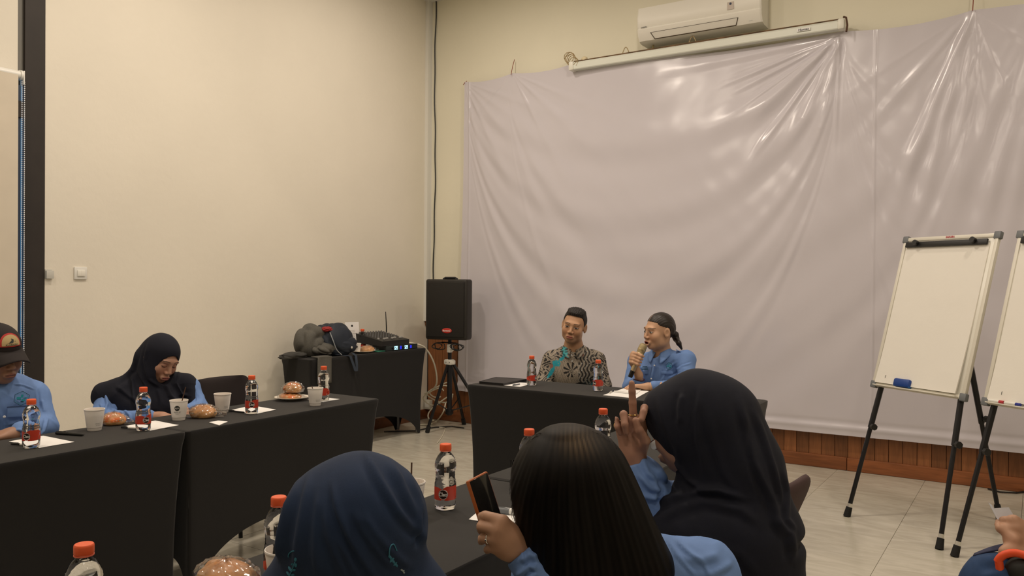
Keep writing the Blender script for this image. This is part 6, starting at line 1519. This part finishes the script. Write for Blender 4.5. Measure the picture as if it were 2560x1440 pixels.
    sl = S(); sl.cone(el, wr + [.012, .0, -.012], .052, .041, .01); sl.fn(lambda P: -((P - (wr + [.004, 0, -.004])) @ unit(el - wr)) )
    f3 = fold_lines(fr, [([(1292, 1345), (1310, 1370), (1318, 1400)], -.004, .004), ([(1300, 1400), (1325, 1385), (1345, 1392)], .007, .007), ([(1290, 1440), (1325, 1410), (1345, 1415)], .007, .006), ([(1318, 1440), (1345, 1425)], .006, .006)], -.05)
    skin_obj('sleeve', sl, np.minimum(wr, el) - .08, np.maximum(wr, el) + .08, .003, BLUE, root, disp=f3, it=1)
    # body with the left hand closed on the phone
    b = S(); b.ell(pt(1425, 1180, .01), (.07, .085, .085)); b.cone(pt(1440, 1230, .01), pt(1520, 1400, .04), .05, .06, .03); b.ell(ch - [0, 0, .05], (.15, .09, .15), .05)
    u = unit(pt(1228, 1318, -.02) - wr); nrm = unit([.35, 1.0, -.1]); b.cone(el, wr, .035, .025, .02)
    b.cone(wr, wr + u * .03, .025, .028, .015)
    kn = [pt(1258, 1302, -.05), pt(1247, 1325, -.056), pt(1245, 1348, -.052), pt(1252, 1370, -.042)]; mid = [pt(1213, 1290, -.035), pt(1204, 1316, -.04), pt(1212, 1344, -.036), pt(1226, 1370, -.03)]; tip = [pt(1199, 1294, -.01), pt(1194, 1322, -.01), pt(1203, 1350, -.01), pt(1219, 1374, -.01)]; tip2 = [t + [.012, .022, 0] for t in tip]
    for i in range(4):
        b.cone(wr + u * .02 + (kn[i] - kn[1]) * .4, kn[i], .018, .0125, .016); b.chain([kn[i], mid[i], tip[i], tip2[i]], [.0120, .0108, .0098, .0085] if i < 3 else [.0105, .0095, .0085, .0075], .0025)
    b.ell((kn[1] + kn[2]) / 2 * .55 + wr * .45, (.030, .022, .034), .02); b.chain([wr + u * .03 + [0, .02, .01], pt(1262, 1312, .03), pt(1232, 1300, .035)], [.016, .012, .009], .012)
    skin_obj('body', b, np.minimum(pt(1180, 1440, -.1), ch - .3) , pt(1640, 1070, .14), .0032, SKINM, root, col=lambda V: np.tile(np.array([.44, .25, .16]), (len(V), 1)) * (1 + .06 * np.sin(V[:, :1] * 130) * np.sin(V[:, 2:] * 160)), it=1)
    rp = (kn[2] * .35 + mid[2] * .65); ru = unit(mid[2] - kn[2]); ra = unit(np.cross(ru, [0, 1, 0])); rb = np.cross(ru, ra)
    MB().tube([rp + ra * .0115 * math.cos(t) + rb * .0115 * math.sin(t) for t in np.linspace(0, 2 * PI, 22)], .0016, 6).ell(tuple(rp - rb * 0.012 if rb[1] > 0 else rp + rb * .012), (.003, .002, .003), 8, 6).build('ring', mat('silver', (.8, .78, .72), .2, metal=1), root)
    # phone: dark glass slab in an orange-brown case
    P0 = [pt(1173, 1200, .02), pt(1209, 1181, .065), pt(1251, 1297, .065), pt(1206, 1292, .02)]
    W = [fr.world(p) for p in P0]; c = sum(W) / 4; ph = empty('phone', tuple(c), 'phone with orange edge held upright by the long-haired person', 'phone')
    U = unit(W[1] - W[0]); Vv = unit(W[0] - W[3]); N = unit(np.cross(U, Vv)); Vv = np.cross(N, U); wid, hei = .070, .140; R = Matrix((Vector(U), Vector(Vv), Vector(N))).transposed()
    top = (W[0] + W[1]) / 2 - Vv * hei / 2 - c
    MB().box(tuple(top), (wid, hei, .009), .003, R=R).build('phone_case', mat('orange_leather', lin((165, 88, 40)), .5), ph); MB().box(tuple(top + N * .0042), (wid - .006, hei - .006, .002), .0005, R=R).build('phone_back', mat('phone_back', (.015, .014, .013), .1), ph)
    MB().box(tuple(top - N * .0042), (wid - .006, hei - .006, .002), .0005, R=R).build('screen', mat('phone_screen', (.008, .008, .009), .06), ph)
    seated_legs(root, fr, fr.loc([q[0] + .10, q[1] + .05, .50]), fr.loc(fr.o + np.array([-1, 0.001, 0])), JEANS, knee=.15)
long_hair()

# ---------------------------------------------------------------- navy veil, raised hand with rings
def raised_hand():
    q = hx(1790, 1100, -.70); fr = Frame(q[0], q[1]); pt = fr.pt; root = person(fr, 'person in a large navy veil raising a ringed hand with the middle finger straight')
    hc = pt(1748, 1045, 0); v = S()
    v.ell(pt(1752, 1050, 0), (.132, .105, .125)); v.cone(pt(1740, 1010, .01), pt(1650, 1022, .015), .075, .042, .05); v.cone(pt(1694, 1040, .01), pt(1752, 1165, .01), .075, .055, .03)
    v.cone(pt(1800, 1060, .01), pt(1850, 1170, .0), .105, .10, .06); v.cone(pt(1850, 1170, .0), pt(1880, 1330, .0), .098, .115, .06); v.cone(pt(1780, 1120, .0), pt(1768, 1235, .0), .085, .07, .04)
    v.cone(pt(1745, 1268, -.01), pt(1665, 1335, -.02), .040, .05, .04); v.ell(pt(1800, 1320, .0), (.19, .15, .115), .06); v.cone(pt(1880, 1380, .0), pt(1890, 1470, .0), .118, .12, .05); v.ell(pt(1790, 1480, .03), (.2, .15, .18), .08)
    v.cone(pt(1655, 1315, -.03), pt(1690, 1345, -.05), .03, .05, .04)
    # face opening towards the left
    Rf = basis([-.86, .35, -.38]); op = S(); op.ell((0, .125, -.04), (.062, .070, .082)); fc = hc + np.array([-.0, .0, -.01]); v.fn(lambda P: -op((P - fc) @ Rf))
    L = [([(1705, 985), (1699, 1020), (1701, 1060)], .006, .010), ([(1752, 975), (1742, 1030), (1745, 1100), (1765, 1180)], .004, .010), ([(1640, 1000), (1660, 1060), (1690, 1120), (1700, 1180)], .003, .010), ([(1850, 1000), (1868, 1080), (1880, 1150), (1930, 1250), (1950, 1330)], .007, .012), ([(1885, 1030), (1915, 1110), (1940, 1190), (1960, 1270)], .006, .009), ([(1870, 1060), (1872, 1140), (1905, 1230)], -.005, .010),
         ([(1636, 1275), (1680, 1250), (1740, 1228), (1800, 1222), (1860, 1240)], .011, .011), ([(1640, 1262), (1690, 1240), (1720, 1235), (1760, 1215)], -.007, .010), ([(1645, 1300), (1700, 1265), (1760, 1250), (1850, 1265), (1900, 1300)], .005, .014), ([(1960, 1180), (1972, 1240), (1965, 1300), (1990, 1330)], .006, .008), ([(1765, 1010), (1780, 1090), (1810, 1180), (1850, 1230)], .003, .014), ([(1680, 1160), (1720, 1205), (1760, 1225)], .006, .010), ([(1930, 1290), (1975, 1335), (1985, 1400)], .008, .012), ([(1670, 1380), (1760, 1340), (1850, 1370), (1900, 1430)], .004, .018)]
    f_ = fold_lines(fr, L, -.09)
    def dent(P): return .016 * np.exp(-(((P[:, 2] - pt(1997, 1350)[2]) / .016) ** 2 + ((P[:, 0] - pt(2000, 1350)[0]) / .03) ** 2))
    v.fn(dent, cut=False)
    skin_obj('veil', v, hc - [.30, .24, .60], hc + [.36, .24, .17], .0042, NAVYH, root, disp=lambda V, N: 1.3 * f_(V, N) + .0012 * np.sin(V[:, 0] * 45 + V[:, 2] * 30), it=2)
    # body: face turned left, hand raised
    Rh = Rf; b = S(); fh = hc + np.array([-.035, .0, -.022]); add_head(b, fh, Rh, .98, neck_to=pt(1760, 1215, .02), nr=(.05, .055)); b.ell(pt(1780, 1330, .02), (.15, .09, .12), .05)
    wr = pt(1584, 1143, -.02); el = pt(1645, 1292, .0)
    add_hand(b, wr, unit(pt(1574, 1050, -.02) - wr), (0.05, -1, .05), thumb=1 if np.cross([0.05, -1, .05], [0, 0, 1])[0] > 0 else -1,
             curls=[(.35, 1.5, .7), (.0, .03, .02), (.85, 1.75, .75), (.80, 1.75, .8)], spread=.12, sc=1.10, thumb_pose=[(.55, .38, .72), (.85, -.35, .35), (.95, -.25, .0)], lat=[.16, 0, 0, -.10])
    b.cone(wr, wr * .75 + el * .25, .026, .032, .02); b.cone(wr * .75 + el * .25, el, .032, .04, .02)
    col = skin_colour(np.array([.40, .225, .150]), 'open')
    skin_obj('body', b, np.minimum(el, pt(1540, 1330, -.16)) - [.02, .08, .02], hc + [.20, .16, .14], .0028, SKINM, root, col=lambda V: np.where((V[:, :1] < pt(1620, 1000)[0]), np.array([.36, .19, .13]) * (1 + .07 * np.sin(V[:, :1] * 150 + 2) * np.sin(V[:, 2:] * 110)), col(((V - fh) @ Rh) / .98)), it=1)
    for k in (0, 1, 3):
        c, a, rr = b.rings[k]; rr *= .92 if k == 3 else 1.0; e1 = unit(np.cross(a, [0, 1, 0.1])); e2 = np.cross(a, e1)
        MB().tube([c + e1 * rr * math.cos(t) + e2 * rr * math.sin(t) for t in np.linspace(0, 2 * PI, 22)], .0014, 6).build('ring', GOLD, root)
    s = S(); s.cone(wr + [.002, .0, -.012], wr * .62 + el * .38, .036, .054, .02); s.cone(wr * .62 + el * .38, el, .054, .064, .03); s.cone(el, pt(1730, 1250, .03), .060, .066, .03); s.cone(el + [.02, 0, -.02], pt(1700, 1330, .02), .05, .07, .04); s.ell(pt(1790, 1420, .06), (.18, .12, .2), .06)
    s.fn(lambda P: -((P - (wr + [0, 0, -.010])) @ unit(el - wr)) * np.where((P[:, 2] > wr[2] - .1), 1, 0) - np.where((P[:, 2] > wr[2] - .1), 0, 1))
    f2 = fold_lines(fr, [([(1602, 1142), (1622, 1180), (1640, 1195)], .008, .008), ([(1640, 1170), (1665, 1200), (1690, 1215)], .009, .007), ([(1600, 1180), (1630, 1215), (1660, 1225)], .008, .009), ([(1598, 1230), (1640, 1240), (1670, 1235)], .008, .010), ([(1650, 1195), (1655, 1225), (1640, 1255)], -.008, .008)], -.04)
    skin_obj('shirt', s, np.minimum(el, wr) - [.1, .14, .26], pt(1960, 1100, .2), .0042, BLUE, root, disp=lambda V, N: f2(V, N) + wrinkles(30, .004, 23)(V), it=1)
    # glasses glint at the temple
    MB().tube([pt(1626, 1106, -.03), pt(1634, 1100, -.03), pt(1645, 1112, -.03), pt(1660, 1120, -.02)], .0014, 6).build('glasses_rim', mat('dark_red_frame', (.08, .01, .01), .3), root)
    MB().ell(pt(1637, 1112, -.031), (.010, .002, .014), 16, 10, R=Matrix.Rotation(.5, 3, 'Y')).build('glasses_lens', mat('lens_glass', (.8, .8, .78), .05, spec=.9), root)
    seated_legs(root, fr, fr.loc([q[0] + .02, q[1], .50]), fr.loc(fr.o + np.array([-1, 0.001, 0])), JEANS, knee=.22)
    chair((-.92, 2.38, 0), PI / 2 - .10, 'brown padded chair seen edge-on beyond the large navy veil', CHF2, .34, .870, .42, .008)
raised_hand()

# ---------------------------------------------------------------- lower right: hand with a folded paper
def corner_person():
    w0 = CAM + ray(2620, 1350) * 2.15; fr = Frame(w0[0], w0[1]); pt = fr.pt; root = person(fr, 'person cut by the lower right corner, only lap and hand in view')
    wr = pt(2572, 1352, .0); b = S(); u = unit(pt(2500, 1315, .0) - wr)
    b.cone(pt(2700, 1420, .05), wr, .040, .027, .02)
    kn = [pt(2533, 1300, -.01), pt(2538, 1322, -.02), pt(2540, 1345, -.02), pt(2542, 1366, -.012)]; t1 = [pt(2510, 1302, .0), pt(2502, 1320, -.02), pt(2520, 1350, -.035), pt(2522, 1370, -.03)]; t2 = [pt(2496, 1306, .01), pt(2495, 1312, -.005), pt(2524, 1352, -.015), pt(2528, 1370, -.012)]
    for i in range(4): b.cone(wr + u * .02, kn[i], .019, .013, .016); b.chain([kn[i], t1[i], t2[i]], [.0125, .011, .009], .006)
    b.chain([wr + u * .02 + [0, -.01, -.02], pt(2535, 1350, -.04), pt(2502, 1322, -.03)], [.016, .0125, .010], .012); b.ell(pt(2548, 1340, -.0), (.036, .024, .045), .02)
    b.chain([pt(2530, 1378, -.05), pt(2512, 1380, -.06), pt(2505, 1392, -.055)], [.013, .012, .010], .012); b.cone(pt(2600, 1400, -.02), pt(2530, 1378, -.05), .022, .018, .02)
    skin_obj('body', b, pt(2480, 1440, -.10) - [.02, 0, .04], pt(2720, 1270, .14), .0032, SKINM, root, col=lambda V: np.tile(np.array([.46, .26, .165]), (len(V), 1)), it=1)
    s = S(); s.ell(pt(2760, 1280, .12), (.18, .13, .24)); s.cone(pt(2700, 1130, .12), pt(2790, 1350, .02), .07, .06, .04); s.cone(pt(2790, 1350, .02), pt(2640, 1385, .02), .056, .042, .03); s.cone(pt(2760, 1480, .1), pt(2740, 1300, .12), .16, .14, .05)
    skin_obj('shirt', s, pt(2600, 1600, -.15), pt(3000, 1050, .32), .010, TEALH, root, it=2)
    t = S(); kn_ = pt(2500, 1478, -.04); t.cone(pt(2740, 1560, .1), kn_, .115, .095, .04); t.cone(kn_, [kn_[0] - .02, kn_[1], .08], .09, .05, .04); t.cone(pt(2800, 1540, .2), pt(2600, 1450, .12), .11, .08, .04)
    f_ = fold_lines(fr, [([(2440, 1410), (2500, 1400), (2560, 1395)], .006, .012), ([(2450, 1440), (2500, 1425), (2550, 1420)], .005, .010)], -.1)
    skin_obj('trousers', t, np.array([kn_[0] - .16, kn_[1] - .2, -.0]), pt(2900, 1340, .35), .007, JEANB, root, disp=lambda V, N: f_(V, N) + wrinkles(16, .007, 4)(V), it=2)
    mb = MB(); P = [[pt(2438 + 90 * u - 4 * v_, 1386 - 26 * math.sin(u * 1.5) + v_ * (6 + 12 * u), -.02 - .02 * v_) for u in np.linspace(0, 1, 12)] for v_ in np.linspace(0, 1, 5)]
    o = MB().grid(P).build('tunic_hem', cloth('dusk_navy_cloth', lin((48, 52, 78)), .8), root, smooth=60); o.modifiers.new('s', 'SOLIDIFY').thickness = .004
    # folded paper in the hand
    W = [fr.world(p) for p in (pt(2481, 1271, .0), pt(2522, 1268, .03), pt(2556, 1326, .03), pt(2500, 1303, -.0))]; c = sum(W) / 4; e = empty('folded_paper', tuple(c), 'small folded white paper held in the hand at lower right', 'paper')
    mb = MB(); r = [p - c for p in W]; n_ = unit(np.cross(r[1] - r[0], r[3] - r[0])) * .0012; mb.add(r + [p + n_ for p in r], [(0, 1, 2, 3), (7, 6, 5, 4), (0, 4, 5, 1), (1, 5, 6, 2), (2, 6, 7, 3), (3, 7, 4, 0)]); mb.build('paper_leaf', mat('blueish_paper', (.72, .74, .80), .7), e, smooth=0)
    W2 = [fr.world(p) - c for p in (pt(2471, 1256, -.01), pt(2480, 1262, .0), pt(2500, 1300, .0), pt(2493, 1298, -.012))]; mb = MB(); mb.add(W2 + [p + n_ for p in W2], [(0, 1, 2, 3), (7, 6, 5, 4), (0, 4, 5, 1), (1, 5, 6, 2), (2, 6, 7, 3), (3, 7, 4, 0)]); mb.build('paper_fold', mat('blueish_paper', (.72, .74, .80), .7), e, smooth=0)
    # orange and black strap object in the lap
    c = fr.world(pt(2530, 1408, -.10)); e = empty('pouch', tuple(c), 'bright orange and black round-ended item in the lap at lower right', 'pouch'); Rz = Matrix.Rotation(fr.rz, 3, 'Z')
    g = lambda x, y, z: tuple(Rz @ Vector((x, y, z)))
    MB().tube([g(.045 * math.cos(t) + .012, .0, .040 * math.sin(t) - .012) for t in np.linspace(2.9, .6, 30)], .010, 16).tube([g(-.030, 0, .004), g(-.026, 0, -.025)], .010, 16).build('orange_band', mat('bright_orange', (.80, .085, .02), .5), e)
    MB().ell(g(.022, .012, -.022), (.040, .030, .038), 24, 16).build('black_pod', mat('soft_black', (.014, .014, .012), .6), e)
corner_person()
